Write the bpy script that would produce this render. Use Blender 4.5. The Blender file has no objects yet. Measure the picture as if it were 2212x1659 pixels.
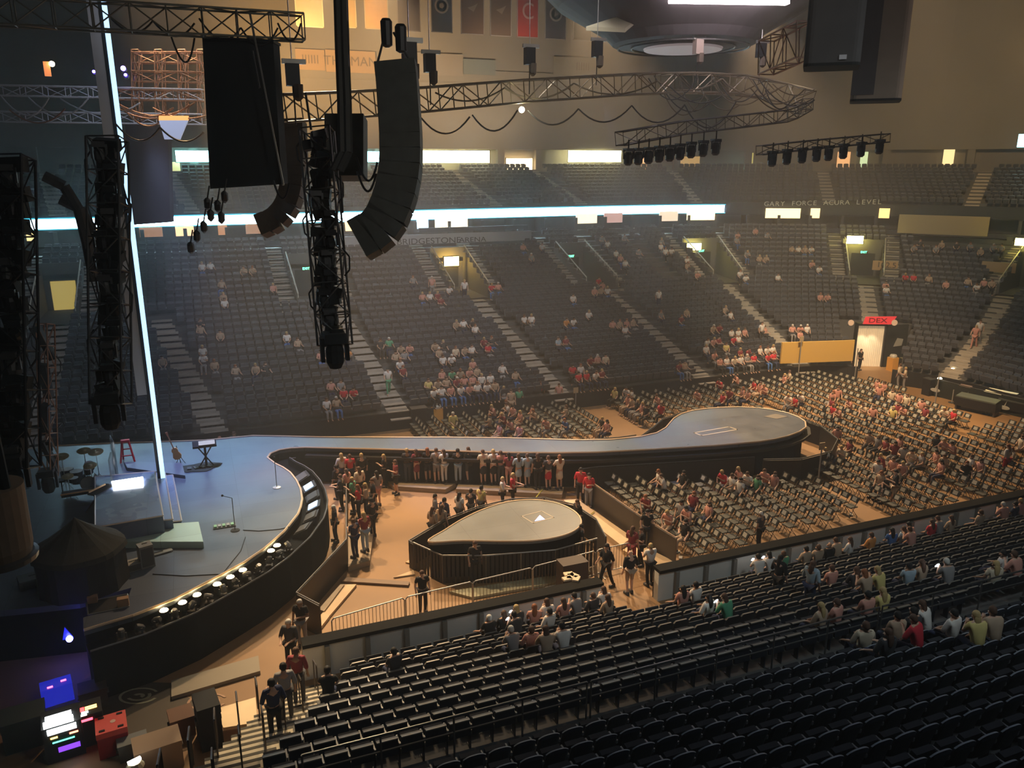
import bpy, bmesh, math, random
from math import sin, cos, radians as R, pi, hypot, atan2, degrees
from mathutils import Vector, Matrix
random.seed(7)
sc = bpy.context.scene
COL = sc.collection
# ---------------------------------------------------------------- camera
F = 1736.0; CX, CY = 1106.0, 829.5
PIT, YAW = R(15.5), R(21.6); CAM = Vector((0, -35, 15))
cd = bpy.data.cameras.new('camera'); cam = bpy.data.objects.new('camera', cd); COL.objects.link(cam)
cam.location = CAM; cam.rotation_euler = (pi/2 - PIT, 0, -YAW)
cd.sensor_width = 36; cd.lens = 36*F/2212; cd.clip_end = 400; cd.clip_start = .1
sc.camera = cam
# ---------------------------------------------------------------- world, view
w = bpy.data.worlds.new('world'); sc.world = w; w.use_nodes = True
w.node_tree.nodes['Background'].inputs[0].default_value = (.55, .5, .45, 1)
w.node_tree.nodes['Background'].inputs[1].default_value = .004
vs = sc.view_settings; vs.view_transform = 'Standard'; vs.look = 'None'; vs.exposure = 0.9; vs.gamma = 1
vs.use_curve_mapping = False
sc.cycles.use_denoising = True
sc.cycles.max_bounces = 5; sc.cycles.diffuse_bounces = 2; sc.cycles.glossy_bounces = 2; sc.cycles.volume_bounces = 0
sc.cycles.sample_clamp_indirect = 3.0; sc.cycles.sample_clamp_direct = 40
# ---------------------------------------------------------------- large lights
def lamp(name, kind, loc, tgt, power, col, size=1.0, cone=60, blend=.5, sy=None, label=None):
    l = bpy.data.lights.new(name, kind); l.energy = power; l.color = col
    if kind == 'AREA':
        l.size = size
        if sy: l.shape = 'RECTANGLE'; l.size_y = sy
    else: l.shadow_soft_size = size
    if kind == 'SPOT': l.spot_size = R(cone); l.spot_blend = blend
    o = bpy.data.objects.new(name, l); COL.objects.link(o); o.location = loc
    if tgt is not None: o.rotation_euler = (Vector(tgt)-Vector(loc)).to_track_quat('-Z', 'Y').to_euler()
    return o
WARM = (1, .66, .36)
for x, y, tx, ty, p in ((-2, 6, 9, -8, 16000), (12, 18, 12, -3, 20000), (26, 18, 22, -4, 26000), (38, 16, 33, -2, 30000), (30, -6, 41, 4, 24000), (8, 10, 6, -9, 16000)):
    lamp('house_light', 'SPOT', (x, y, 27), (tx, ty, 0), p, WARM, .5, 44, .8)
for x, tx, p, c in ((2, 2, 4200, (.72, .80, 1)), (14, 16, 9000, (.95, .85, .8)), (28, 30, 10000, (1, .84, .66)), (38, 48, 13000, (1, .78, .5))):
    lamp('stand_light', 'SPOT', (x, -6, 28), (tx, 20, 4), p, c, 1.0, 62, 1)
lamp('near_stand_light', 'SPOT', (22, 6, 25), (22, -16, 1), 1700, (1, .85, .62), .8, 60, 1)
lamp('near_stand_light', 'SPOT', (6, 2, 24), (3, -16, 1), 6500, (1, .78, .5), .5, 34, .8)  # added warm fill aimed at the pale steps
lamp('step_fill', 'SPOT', (1, -4, 18), (1.3, -16.5, 1), 9000, (1, .74, .42), .2, 17, .4)  # added fill that brightens the pale steps, not a fixture of the stand
lamp('near_front_fill', 'SPOT', (16, -30, 24), (18, -13, .3), 1500, (.9, 1, .95), .8, 62, 1)  # added fill from behind, brightens the outer side of the near boards
lamp('rig_light', 'SPOT', (10, -30, 22), (6, -14, 16), 700, (1, .93, .8), 1, 95, 1)
lamp('rig_light', 'SPOT', (22, -26, 14), (16, -12, 21), 500, (1, .8, .7), 1, 80, 1)
lamp('seat_top_fill', 'SPOT', (16, -33, 26), (15, -25, 5), 900, (.7, .85, 1), 2, 100, 1)  # added fill that lifts the tops of the foreground seats
lamp('wall_wash', 'SPOT', (8, 30, 20), (14, 46, 27), 12000, (1, .58, .22), 1, 95, 1)
lamp('wall_wash', 'SPOT', (26, 32, 18), (28, 46, 24), 4600, (1, .72, .45), 1, 110, 1)
lamp('wall_wash', 'SPOT', (52, 4, 22), (84, 26, 24), 8000, (1, .66, .3), 1, 100, 1)
lamp('stage_light', 'SPOT', (-1, 3, 16), (.3, 1.2, 1.8), 7600, (.40, .50, 1), .5, 46, .9)
lamp('stage_light', 'SPOT', (6, 4, 17), (1.2, -4.6, 1.8), 5200, (.50, .85, .85), .5, 26, .9)
lamp('catwalk_light', 'SPOT', (9, 4, 18), (12.5, 0, 1.8), 4300, (.40, .50, 1), .3, 36, .6)
lamp('catwalk_light', 'SPOT', (20, 3, 18), (21.8, -3, 1.8), 3000, (.38, .48, 1), .2, 19, .35)
# ---------------------------------------------------------------- pixel helpers (used once, to read world points off the plan)
FW = Vector((sin(YAW)*cos(PIT), cos(YAW)*cos(PIT), -sin(PIT))); RT = Vector((cos(YAW), -sin(YAW), 0)); UP = RT.cross(FW)
def ray(x, y): return FW + RT*((x-CX)/F) - UP*((y-CY)/F)
def atz(x, y, z=0.0):
    d = ray(x, y); return CAM + d*((z-CAM.z)/d.z)
def aty(x, y, Y):
    d = ray(x, y); return CAM + d*((Y-CAM.y)/d.y)
def atd(x, y, dep): return CAM + ray(x, y)*dep
# ---------------------------------------------------------------- materials
def ordw(n):
    T = ('', '', 'twenty', 'thirty', 'forty', 'fifty', 'sixty', 'seventy', 'eighty', 'ninety'); U = ('', 'first', 'second', 'third', 'fourth', 'fifth', 'sixth', 'seventh', 'eighth', 'ninth')
    if n <= 20: return ORD[n-1]
    return T[n//10]+('-'+U[n % 10] if n % 10 else '')if n % 10 else T[n//10][:-1]+'ieth'
MATS = {}
def mat(name, col=(.5, .5, .5), rough=.6, metal=0, emit=0, ecol=None, noise=0, nscale=3, alpha=1, spec=.5, bump=0):
    if name in MATS: return MATS[name]
    m = bpy.data.materials.new(name); m.use_nodes = True; nt = m.node_tree; b = nt.nodes['Principled BSDF']
    b.inputs['Base Color'].default_value = (*col, 1); b.inputs['Roughness'].default_value = rough
    b.inputs['Metallic'].default_value = metal; b.inputs['Specular IOR Level'].default_value = spec
    if alpha < 1: b.inputs['Alpha'].default_value = alpha
    if emit: b.inputs['Emission Color'].default_value = (*(ecol or col), 1); b.inputs['Emission Strength'].default_value = emit
    if noise or bump:
        tc = nt.nodes.new('ShaderNodeTexCoord'); nz = nt.nodes.new('ShaderNodeTexNoise'); nz.inputs['Scale'].default_value = nscale
        nz.inputs['Detail'].default_value = 3
        nt.links.new(tc.outputs['Object'], nz.inputs['Vector'])
        if noise:
            mx = nt.nodes.new('ShaderNodeMix'); mx.data_type = 'RGBA'; nt.links.new(nz.outputs[0], mx.inputs[0])
            mx.inputs[6].default_value = (*[c*(1-noise) for c in col], 1); mx.inputs[7].default_value = (*[min(1, c*(1+noise)) for c in col], 1)
            nt.links.new(mx.outputs[2], b.inputs['Base Color'])
        if bump:
            bp = nt.nodes.new('ShaderNodeBump'); bp.inputs['Strength'].default_value = bump
            nt.links.new(nz.outputs[0], bp.inputs['Height']); nt.links.new(bp.outputs[0], b.inputs['Normal'])
    MATS[name] = m; return m
BLACK = mat('black_cloth', (.012, .012, .013), .9, noise=.3)
DARK = mat('dark_metal', (.03, .03, .033), .45, .6)
GRAPH = mat('graphite_metal', (.10, .10, .10), .5, .5, noise=.4, nscale=2)
ALU = mat('aluminium', (.32, .31, .29), .42, .75, noise=.2)
STEEL = mat('galvanised_steel', (.45, .45, .44), .4, .8)
CONC = mat('concrete', (.10, .098, .095), .85, noise=.2, nscale=.6)
STAIR = mat('stair_concrete', (.42, .38, .32), .8, noise=.2, nscale=1.5)
SEATM = mat('dark_seat_plastic', (.05, .055, .07), .45, noise=.2)
RUBBER = mat('black_rubber', (.012, .012, .012), .6)
# ---------------------------------------------------------------- mesh builder
class M:
    def __init__(s): s.v = []; s.f = []; s.m = []
    def add(s, vs_, fs, mi=0):
        n = len(s.v); s.v += [tuple(p) for p in vs_]; s.f += [tuple(i+n for i in f) for f in fs]; s.m += [mi]*len(fs); return s
    BF = ((0, 3, 2, 1), (4, 5, 6, 7), (0, 1, 5, 4), (1, 2, 6, 5), (2, 3, 7, 6), (3, 0, 4, 7))
    def box(s, x0, y0, z0, x1, y1, z1, mi=0):
        return s.add([(x0, y0, z0), (x1, y0, z0), (x1, y1, z0), (x0, y1, z0), (x0, y0, z1), (x1, y0, z1), (x1, y1, z1), (x0, y1, z1)], s.BF, mi)
    def ob(s, c, h, mat3=None, mi=0):
        pts = [Vector((a*h[0], b*h[1], e*h[2])) for e in (-1, 1) for a, b in ((-1, -1), (1, -1), (1, 1), (-1, 1))]
        if mat3 is not None: pts = [mat3 @ p for p in pts]
        return s.add([p+Vector(c) for p in pts], s.BF, mi)
    def tube(s, a, b, r, n=6, mi=0, r2=None):
        a = Vector(a); b = Vector(b); d = b-a
        if d.length < 1e-6: return s
        q = d.to_track_quat('Z', 'Y'); r2 = r if r2 is None else r2
        vs_ = [a+q@Vector((cos(2*pi*i/n)*r, sin(2*pi*i/n)*r, 0)) for i in range(n)]+[b+q@Vector((cos(2*pi*i/n)*r2, sin(2*pi*i/n)*r2, 0)) for i in range(n)]
        return s.add(vs_, [(i, (i+1) % n, n+(i+1) % n, n+i) for i in range(n)]+[tuple(range(n-1, -1, -1)), tuple(range(n, 2*n))], mi)
    def path(s, pts, r, n=5, mi=0):
        for a, b in zip(pts, pts[1:]): s.tube(a, b, r, n, mi)
        return s
    def prism(s, poly, z0, z1, mi=0, mtop=None):
        n = len(poly); vs_ = [(p[0], p[1], z0) for p in poly]+[(p[0], p[1], z1) for p in poly]
        s.add(vs_, [(i, (i+1) % n, n+(i+1) % n, n+i) for i in range(n)]+[tuple(range(n-1, -1, -1))], mi)
        k = len(s.v)-n; s.f.append(tuple(range(k, k+n))); s.m.append(mi if mtop is None else mtop); return s
    def lathe(s, prof, n=12, c=(0, 0, 0), mi=0, mat3=None):
        vs_ = []
        for r, z in prof:
            for i in range(n):
                p = Vector((r*cos(2*pi*i/n), r*sin(2*pi*i/n), z)); p = mat3 @ p if mat3 else p; vs_.append(p+Vector(c))
        k = len(prof); fs = [(j*n+i, j*n+(i+1) % n, (j+1)*n+(i+1) % n, (j+1)*n+i) for j in range(k-1) for i in range(n)]
        return s.add(vs_, fs+[tuple(range(n-1, -1, -1)), tuple(range((k-1)*n, k*n))], mi)
    def sph(s, c, r, n=8, mi=0, sz=1, sy=1):
        prof = [(max(.001, r*sin(pi*j/(n//2+1))), -r*cos(pi*j/(n//2+1))*sz) for j in range(n//2+2)]
        vs0 = len(s.v); s.lathe(prof, n, (0, 0, 0), mi)
        s.v[vs0:] = [(p[0]+c[0], p[1]*sy+c[1], p[2]+c[2]) for p in s.v[vs0:]]; return s
    def join(s, o, mat4=None, mi=None):
        vs_ = o.v if mat4 is None else [mat4 @ Vector(p) for p in o.v]
        n = len(s.v); s.v += [tuple(p) for p in vs_]; s.f += [tuple(i+n for i in f) for f in o.f]; s.m += (o.m if mi is None else [mi]*len(o.f)); return s
    def mesh(s, name, mats=()):
        me = bpy.data.meshes.new(name); me.from_pydata(s.v, [], s.f)
        for m in (mats if isinstance(mats, (list, tuple)) else [mats]): me.materials.append(m)
        if any(s.m): me.polygons.foreach_set('material_index', s.m)
        me.update(); return me
def tag(o, label=None, cat=None, group=None, kind=None):
    if label: o['label'] = label
    if cat: o['category'] = cat
    if group: o['group'] = group
    if kind: o['kind'] = kind
    return o
def obj(name, data, mats=None, parent=None, loc=None, rz=None, smooth=False, **k):
    if isinstance(data, M): data = data.mesh(name, mats if mats is not None else DARK)
    if smooth: data.polygons.foreach_set('use_smooth', [True]*len(data.polygons))
    o = bpy.data.objects.new(name, data); COL.objects.link(o)
    if parent: o.parent = parent
    if loc is not None: o.location = loc
    if rz is not None: o.rotation_euler = (0, 0, rz)
    return tag(o, **k)
def thing(name, label, cat, loc=(0, 0, 0), rz=0, group=None):
    o = bpy.data.objects.new(name, None); COL.objects.link(o); o.location = loc; o.rotation_euler = (0, 0, rz)
    o.empty_display_size = .2; return tag(o, label, cat, group)
def local(p, root): return Vector(p)-root.location
def rot(rz=0, rx=0, ry=0): return Matrix.Rotation(rz, 3, 'Z') @ Matrix.Rotation(ry, 3, 'Y') @ Matrix.Rotation(rx, 3, 'X')
def text(name, s, size, loc, rz, m, parent=None, tilt=pi/2, ext=.01, sx=1, **k):
    c = bpy.data.curves.new(name, 'FONT'); c.body = s; c.size = size; c.extrude = ext; c.align_x = 'CENTER'; c.align_y = 'CENTER'
    c.materials.append(m); o = bpy.data.objects.new(name, c); COL.objects.link(o); o.location = loc; o.rotation_euler = (tilt, 0, rz); o.scale = (sx, 1, 1)
    me = bpy.data.meshes.new_from_object(o); bpy.data.objects.remove(o); o = bpy.data.objects.new(name, me); COL.objects.link(o)
    o.location = loc; o.rotation_euler = (tilt, 0, rz); o.scale = (sx, 1, 1)
    if parent: o.parent = parent
    return tag(o, **k)
# ---------------------------------------------------------------- the far bowl: s runs along the boards, d away from them
YF, XE, CXc, CYc = 8.6, 46.5, 38.0, .1
def pos(s, d):
    if s <= 38: return s, YF+d, (0, 1)
    if s <= 47:
        t = R((s-38)*10); return CXc+(8.5+d)*sin(t), CYc+(8.5+d)*cos(t), (sin(t), cos(t))
    return XE+d, CYc-(s-47), (1, 0)
def sscale(s, d): return (8.5+d)*R(10) if 38 < s < 47 else 1.0
def zd(d):
    if d < 13.6: return .9+.3088*d
    return 5.1+.385*(d-13.6)
TR = .85
NR = 27
rows = [(i*TR, .95+.2625*i if i < 16 else 5.15+.327*(i-16)) for i in range(NR+1)]   # (d, z) of each tread
VOMS = [(-8.5, 1.4, 0), (8.0, 1.5, 1), (19.4, 1.5, 2), (30.4, 1.5, 3), (39.1, .37, 4), (42.1, .37, 5), (44.95, .37, 6)]
V0, V1 = 16, 23     # vomitory slots cut these rows
def aisle_s(k, d):
    s0, kk = ((-8.2, 0), (.3, .2), (10.3, .09), (20.65, .08), (31.2, .045), (38.98, 0), (42.25, .012), (45.3, .04), (51.5, 0))[k]
    return s0-kk*d
NA = 9
def srange(a, b):
    out = [a]; x = a
    while x < b-1e-6:
        nx = 38 if x < 38 else (min(47, x+.5) if x < 47 else b)
        x = min(nx, b); out.append(x)
    return out
def strip(m, a, b, d0, z0, d1, z1, mi=0):
    ss = srange(a, b)
    for p, q in zip(ss, ss[1:]):
        P = [pos(p, d0), pos(q, d0), pos(q, d1), pos(p, d1)]
        m.add([(P[0][0], P[0][1], z0), (P[1][0], P[1][1], z0), (P[2][0], P[2][1], z1), (P[3][0], P[3][1], z1)], [(0, 1, 2, 3)], mi)
TUN = (41.3, 43.25)
def cuts(i):
    if i < 8: return [TUN]
    if V0 <= i < V1: return [(v[0]-v[1], v[0]+v[1]) for v in VOMS]
    return []
m = M()
for i in range(NR):
    d, z = rows[i]; zp = rows[i-1][1] if i else 0.0
    if i == 8: block0 = strip(m, TUN[0], TUN[1], d, 0, d, zp)
    segs = []; a = -24.0
    for c0, c1 in cuts(i): segs.append((a, c0)); a = c1
    segs.append((a, 64.0))
    for a, b in segs: strip(m, a, b, d, z, d+TR, z)
    segs = []; a = -24.0
    for c0, c1 in (cuts(i) if i not in (V1,) else []): segs.append((a, c0)); a = c1
    segs.append((a, 64.0))
    for a, b in segs: strip(m, a, b, d, zp, d, z)
    for c0, c1 in cuts(i):
        for c in (c0, c1):
            if i < 8:
                x0, y0, _ = pos(c, d); x1, y1, _ = pos(c, d+TR); m.add([(x0, y0, 0), (x1, y1, 0), (x1, y1, z), (x0, y0, z)], [(0, 1, 2, 3)]); continue
            x0, y0, _ = pos(c, d); x1, y1, _ = pos(c, d+TR)
            m.add([(x0, y0, 5.0), (x1, y1, 5.0), (x1, y1, z), (x0, y0, z)], [(0, 1, 2, 3)])
for v in VOMS:
    strip(m, v[0]-v[1], v[0]+v[1], V0*TR, 5.0, V1*TR, 5.0)
obj('floor_terrace_far', m, CONC, kind='structure', label='stepped concrete terraces of the far lower stand')
# ---------------------------------------------------------------- aisle stairs of the far stand (structure)
m = M()
def block(m, s0, s1, d0, d1, z0, z1, mi=0):
    a, b, c, d = pos(s0, d0), pos(s1, d0), pos(s1, d1), pos(s0, d1)
    return m.prism([(p[0], p[1]) for p in (a, b, c, d)][::-1], z0, z1, mi)
VK = {0: 0, 2: 1, 3: 2, 4: 3, 5: 4, 6: 5, 7: 6}
for k in range(NA):
    for i in range(8 if k == 6 else 0, V0):
        d, z = rows[i]; s = aisle_s(k, d); h = .62/sscale(s, d); zp = rows[i-1][1] if i else .45
        block(m, s-h, s+h, d, d+TR, z-.1, z+.012); block(m, s-h, s+h, d-.36, d, z-.3, (z+zp)/2+.02)
for v in VOMS:
    for sd in (-1, 1):
        for i in range(V0, NR):
            d, z = rows[i]; h = .55/sscale(v[0], d); s = v[0]+sd*(v[1]+h); zp = rows[i-1][1]
            block(m, s-h, s+h, d, d+TR, z-.1, z+.012); block(m, s-h, s+h, d-.36, d, z-.25, (z+zp)/2+.02)
obj('floor_aisle_steps_far', m, STAIR, kind='structure', label='concrete aisle steps running up the far lower stand')
# dasher wall of the far side, with dark cloth; the low edge gap at the aisles is closed
m = M()
ss = srange(-24, 64)
for p, q in zip(ss, ss[1:]):
    if p >= 41.49 and q <= 43.01: continue
    block(m, p, q, -.12, .02, 0, 1.05)
obj('wall_far_boards', m, mat('black_drape', (.014, .013, .012), .8, noise=.3), kind='structure', label='black draped boards in front of the far stand')
# suite front, ribbon slab, deck
m = M(); glow = M()
def band(m, d0, d1, z0, z1, a=-24, b=62, mi=0):
    ss = srange(a, b)
    for p, q in zip(ss, ss[1:]): block(m, p, q, d0, d1, z0, z1, mi)
band(m, 25.2, 25.3, 8.3, 8.75); band(m, 27.6, 27.8, 8.6, 11)
for s in [x*3.1-22 for x in range(0, 20)]+[38.3+.5*i for i in range(0, 18)]:
    h = .14/sscale(s, 26); block(m, s-h, s+h, 25.42, 27.6, 8.6, 9.9)
obj('wall_suite_front', m, mat('suite_grey', (.085, .085, .095), .8, noise=.2), kind='structure', label='grey suite fronts under the ribbon board')
m = M(); band(m, 25.7, 27.7, 9.95, 10.05); band(m, 25.75, 25.95, 9.9, 11.05)
obj('trim_deck_fascia', m, mat('fascia_dark', (.03, .034, .045), .7), kind='structure', label='dark fascia of the upper deck')
DK = [(26.4+.88*i, 10.95+.3*i) for i in range(11)]
m = M()
for i, (d, z) in enumerate(DK):
    strip(m, -24, 62, d, z, d+.88, z); strip(m, -24, 62, d, z-.3, d, z)
strip(m, -24, 62, 25.9, 10.95, 26.5, 10.95)
obj('floor_deck_terrace', m, CONC, kind='structure', label='stepped terraces of the upper deck')
DA = [-9, .5, 9, 17.5, 26.5, 35.2, 39.5, 41.6, 43.6, 45.6, 49]
m = M()
for k, s0 in enumerate(DA):
    for i, (d, z) in enumerate(DK):
        s = s0-(.16*(i) if s0 < 38 else 0); h = .6/sscale(s, d); block(m, s-h, s+h, d, d+.88, z-.1, z+.02); block(m, s-h, s+h, d-.4, d, z-.28, z-.13)
obj('floor_deck_steps', m, STAIR, kind='structure', label='aisle steps of the upper deck')
# back wall of the deck with openings
D2 = 36.2
m = M()
m2 = mat('arena_wall', (.21, .19, .155), .85, noise=.12, nscale=.25)
band(m, D2+1.4, D2+1.7, 13.4, 16.4); band(m, D2, D2+1.5, 16.15, 16.5); band(m, D2-.1, D2, 13.6, 14.15)
band(m, D2-.2, D2, 16.15, 23.6)
band(m, D2-.3, D2-.2, 22.3, 22.4)
band(m, D2, D2+.2, 23.6, 33)
for s in [-20+4.2*i for i in range(14)]+[38.6, 39.6, 40.6, 41.5, 42.4, 43.4, 44.4, 45.6, 46.8, 49, 53]:
    h = .35/sscale(s, D2); block(m, s-h, s+h, D2-.05, D2+.6, 13.9, 16.2)
obj('wall_far', m, m2, kind='structure', label='tan back wall above the upper deck')
m = M()
m.box(-34, -48, 33, 92, 60, 33.3)
obj('ceiling', m, mat('ceiling_dark', (.05, .045, .04), .9), kind='structure')
m = M(); m.box(-34, -48, 0, -33.7, 60, 33); obj('wall_left', m, mat('wall_dark', (.03, .03, .035), .9), kind='structure')
m = M(); m.box(-34, -48.3, 0, 92, -48, 33); obj('wall_near', m, mat('wall_dark'), kind='structure')
# floor
fm = mat('event_floor', (.31, .178, .078), .6, noise=.22, nscale=.5)
m = M(); m.box(-34, -48, -.2, 92, 50, 0); obj('floor', m, fm, kind='structure', label='brown event floor over the rink')
# near dasher boards
m = M()
m.box(1.9, -13.35, 0, 11.9, -13.05, 1.1); m.box(14.1, -13.35, 0, 50, -13.05, 1.1)
WHT = mat('board_white', (.66, .68, .66), .5, noise=.06)
obj('wall_near_boards', m, WHT, kind='structure', label='white dasher boards with black cap rail by the near stand')
m = M(); m.box(1.9, -13.42, 1.1, 11.9, -12.95, 1.22); m.box(14.1, -13.42, 1.1, 50, -12.95, 1.22); m.box(1.9, -13.06, 0, 11.9, -13.0, 1.1); m.box(14.1, -13.06, 0, 50, -13.0, 1.1)
obj('trim_boards_cap', m, mat('cap_black', (.006, .006, .005), .8, spec=.15), kind='structure', label='black cap along the near boards')
m = M()
for i in range(40):
    x = 2.6+1.22*i
    if 11.8 < x < 14.2: continue
    m.box(x-.07, -13.5, 0, x+.07, -13.36, 1.08)
obj('trim_boards_posts', m, mat('post_grey', (.22, .22, .2), .5), kind='structure', label='grey posts behind the near boards')
# near stand terraces
NRW = [(-14.0-.84*j, .25+.335*j) for j in range(9)]        # front edge y, tread z
FRW = [(-22.3-.80*j, 3.4+.335*j) for j in range(16)]
def nleft(y): return 2.75+(y+14.4)*.47
m = M()
for j, (y, z) in enumerate(NRW): m.box(nleft(y-.4), y-.84, z-.6 if j else 0, 60, y, z)
m.box(nleft(-21.8)-.3, -22.3, 0, 60, -21.56, 3.2)
for j, (y, z) in enumerate(FRW): m.box(nleft(-22.6)-.9 -.2*j, y-.80, z-.8, 60, y, z)
obj('floor_terrace_near', m, CONC, kind='structure', label='stepped terraces of the near stand')
m = M()
for j in range(20):
    y = -13.9-.42*j; z = .17+.168*j; x1 = nleft(y)-.12
    m.box(x1-1.75, y-.42, z-.5, x1, y, z)
obj('floor_steps_near', m, mat('pale_step', (.46, .40, .30), .7, noise=.12), kind='structure', label='pale aisle steps at the left end of the near stand')
m = M()
for j in range(20):
    y = -13.9-.42*j; z = .17+.168*j; x1 = nleft(y)-.12; m.box(x1-1.75, y-.09, z, x1, y, z+.006)
obj('trim_step_edges', m, mat('step_edge_dark', (.05, .045, .035), .8), kind='structure', label='dark edge strips on the pale aisle steps')
# ---------------------------------------------------------------- LED ribbon, club windows, vomitory lights
t = thing('ribbon_board', 'long glowing white and cyan LED ribbon board under the upper deck', 'LED board', (*pos(14, 25.6)[:2], 10))
m = M()
for p, q in zip(srange(-11.2, 39.9), srange(-11.2, 39.9)[1:]):
    zz = 10.12; a0, b0 = pos(p, 25.62), pos(q, 25.62); a1, b1 = pos(p, 25.75), pos(q, 25.75)
    m.add([(a0[0], a0[1], zz), (b0[0], b0[1], zz), (b1[0], b1[1], zz), (a1[0], a1[1], zz), (a0[0], a0[1], zz+.72), (b0[0], b0[1], zz+.72), (b1[0], b1[1], zz+.72), (a1[0], a1[1], zz+.72)], M.BF)
o = obj('led_screen', m, mat('ribbon_led', (.5, .9, 1), emit=14, ecol=(.48, .80, 1)), t); o.location = -t.location
m = M()
for p, q in zip(srange(-11.3, 39.92), srange(-11.3, 39.92)[1:]):
    for z0, z1 in ((10.05, 10.12), (10.84, 10.93)):
        block(m, p, q, 25.6, 25.76, z0, z1)
o = obj('housing', m, mat('ribbon_edge', (.05, .5, .7), emit=.6, ecol=(.05, .6, .8)), t); o.location = -t.location
WC = {'c': (.35, .95, 1, 6), 'y': (1, .95, .5, 7), 'o': (1, .72, .35, 5), 'd': (.8, .7, .3, .5)}
def winbox(name, x0, x1, y0, y1, d, c, lab, cat, dep=.12, fr=True, grp=None):
    """lit panel seen between two picture columns, standing at distance d from the boards"""
    def on(x, y):
        r_ = ray(x, y); tt = 20.0
        while tt < 140:
            p = CAM+r_*tt
            s = p.x if p.x <= 38 else 38+degrees(atan2(p.x-CXc, p.y-CYc))/10
            dd = p.y-YF if p.x <= 38 else hypot(p.x-CXc, p.y-CYc)-8.5
            if p.x > 38 and p.y < CYc: s = 47+CYc-p.y; dd = p.x-XE
            if dd >= d: return s, p.z
            tt += .03
        return s, p.z
    (s0, za), (s1, _) = on(x0, y0), on(x1, y0); _, zb = on(x0, y1)
    z0, z1 = min(za, zb), max(za, zb); smid = (s0+s1)/2
    t = thing(name, lab, cat, (*pos(smid, d)[:2], z0), group=grp)
    m = M(); block(m, s0, s1, d, d+dep, z0, z1)
    col = WC[c] if isinstance(c, str) else c
    o = obj('light_panel', m, mat('lit_%s' % (c if isinstance(c, str) else '%.2f_%.2f_%.2f_%.1f' % tuple(c)), col[:3], emit=col[3]), t); o.location = -t.location
    if fr:
        m = M(); h = .06/sscale(smid, d)
        block(m, s0-h, s0, d-.03, d+dep, z0-.06, z1+.06); block(m, s1, s1+h, d-.03, d+dep, z0-.06, z1+.06); block(m, s0, s1, d-.03, d+dep, z1, z1+.06); block(m, s0, s1, d-.03, d+dep, z0-.06, z0)
        o = obj('frame', m, DARK, t); o.location = -t.location
    return t
B2 = D2-.35
winbox('club_sign', 378, 452, 325, 350, B2, 'c', 'cyan-white lit panel above the upper deck, behind the hanging black curtain', 'lit panel')
winbox('club_sign', 788, 822, 327, 350, B2, 'c', 'short white lit panel just left of the tall curved speaker array', 'lit panel')
winbox('club_sign', 905, 1057, 325, 352, B2, 'y', 'wide yellow-white lit panel just right of the tall curved speaker array', 'lit panel')
winbox('club_sign', 1093, 1150, 342, 367, D2+.7, 'o', 'small orange-white lit window between two wider lit panels', 'lit window')
winbox('club_sign', 1227, 1342, 325, 350, B2, 'y', 'yellow lit panel left of the hanging row of spotlights', 'lit panel')
winbox('club_sign', 2201, 2230, 290, 318, B2, 'c', 'cyan lit panel at the far end of the upper deck', 'lit panel')
for x0, x1, y0, y1, c, lab in ((366, 388, 350, 388, 'd', 'dim yellow doorway left of the black hanging curtain'), (1470, 1512, 338, 360, (.5, .3, .1, .5), 'dim tan concourse window behind the row of spotlights'),
    (1610, 1628, 330, 378, (.35, .3, .08, .7), 'narrow olive-lit doorway above the deck'), (1598, 1618, 367, 378, 'c', 'small cyan screen beside the olive doorway'),
    (1810, 1838, 328, 362, (1, .5, .2, .5), 'small brown-lit concourse opening behind the spotlights'), (1860, 1876, 328, 362, (.6, .75, .4, .6), 'pale greenish concourse opening'),
    (2040, 2064, 318, 356, (1, .75, .35, .7), 'tan lit concourse opening with a lamp at the far end'), (1385, 1400, 340, 366, (1, .5, .2, .7), 'small orange doorway lamp left of the tan window')):
    winbox('concourse_opening', x0, x1, y0, y1, D2+.3, c, lab, 'opening', fr=False)
# suites glowing under the ribbon
for i, (x0, x1, c) in enumerate(((300, 350, (.5, .25, .12, .35)), (378, 418, (1, .6, .3, .9)), (470, 490, (.8, .35, .15, .3)), (530, 580, (.6, .3, .15, .3)), (745, 772, (1, .6, .25, 1.6)),
    (900, 925, (.6, .8, 1, .9)), (940, 1010, (1, .8, .5, 1.6)), (1245, 1290, (1, .8, .55, .9)), (1305, 1345, (.6, .35, .3, .5)), (1425, 1465, (.9, .7, .5, .6)), (1485, 1545, (1, .75, .35, 1.8)),
    (1655, 1730, (1, .72, .3, 1.6)), (1752, 1772, (1, .7, .3, 1.4)), (1900, 1923, (1, .6, .2, 1.1)), (55, 75, (.9, .7, .3, .8)), (180, 210, (1, .75, .4, .9)))):
    dy = -3 if x0 > 1600 else 0
    yy = 490-((x0+x1)/2-60)*.0312
    winbox('suite_window', x0, x1, yy+10 if x0 < 1600 else 450, yy+31 if x0 < 1600 else 471, 25.5, c, 'lit suite window in the row under the ribbon board, %s' % (
        'dim brown one beside the bright screen pole', 'orange one right of the screen pole', 'narrow reddish one', 'dim one left of the curved brown speaker array', 'orange one between the light tower and the curved speaker array',
        'bluish one right of the tall speaker array', 'bright one with a person before it', 'cream one right of the arena name sign', 'pinkish one', 'pale one', 'bright one at the ribbon end',
        'bright yellow one under the lettering', 'small yellow one under the lettering', 'orange last one under the lettering', 'yellow one at the dark left edge', 'pale one behind the cable tower')[i], 'window', fr=False, grp='lit suite windows under the ribbon board')
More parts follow.
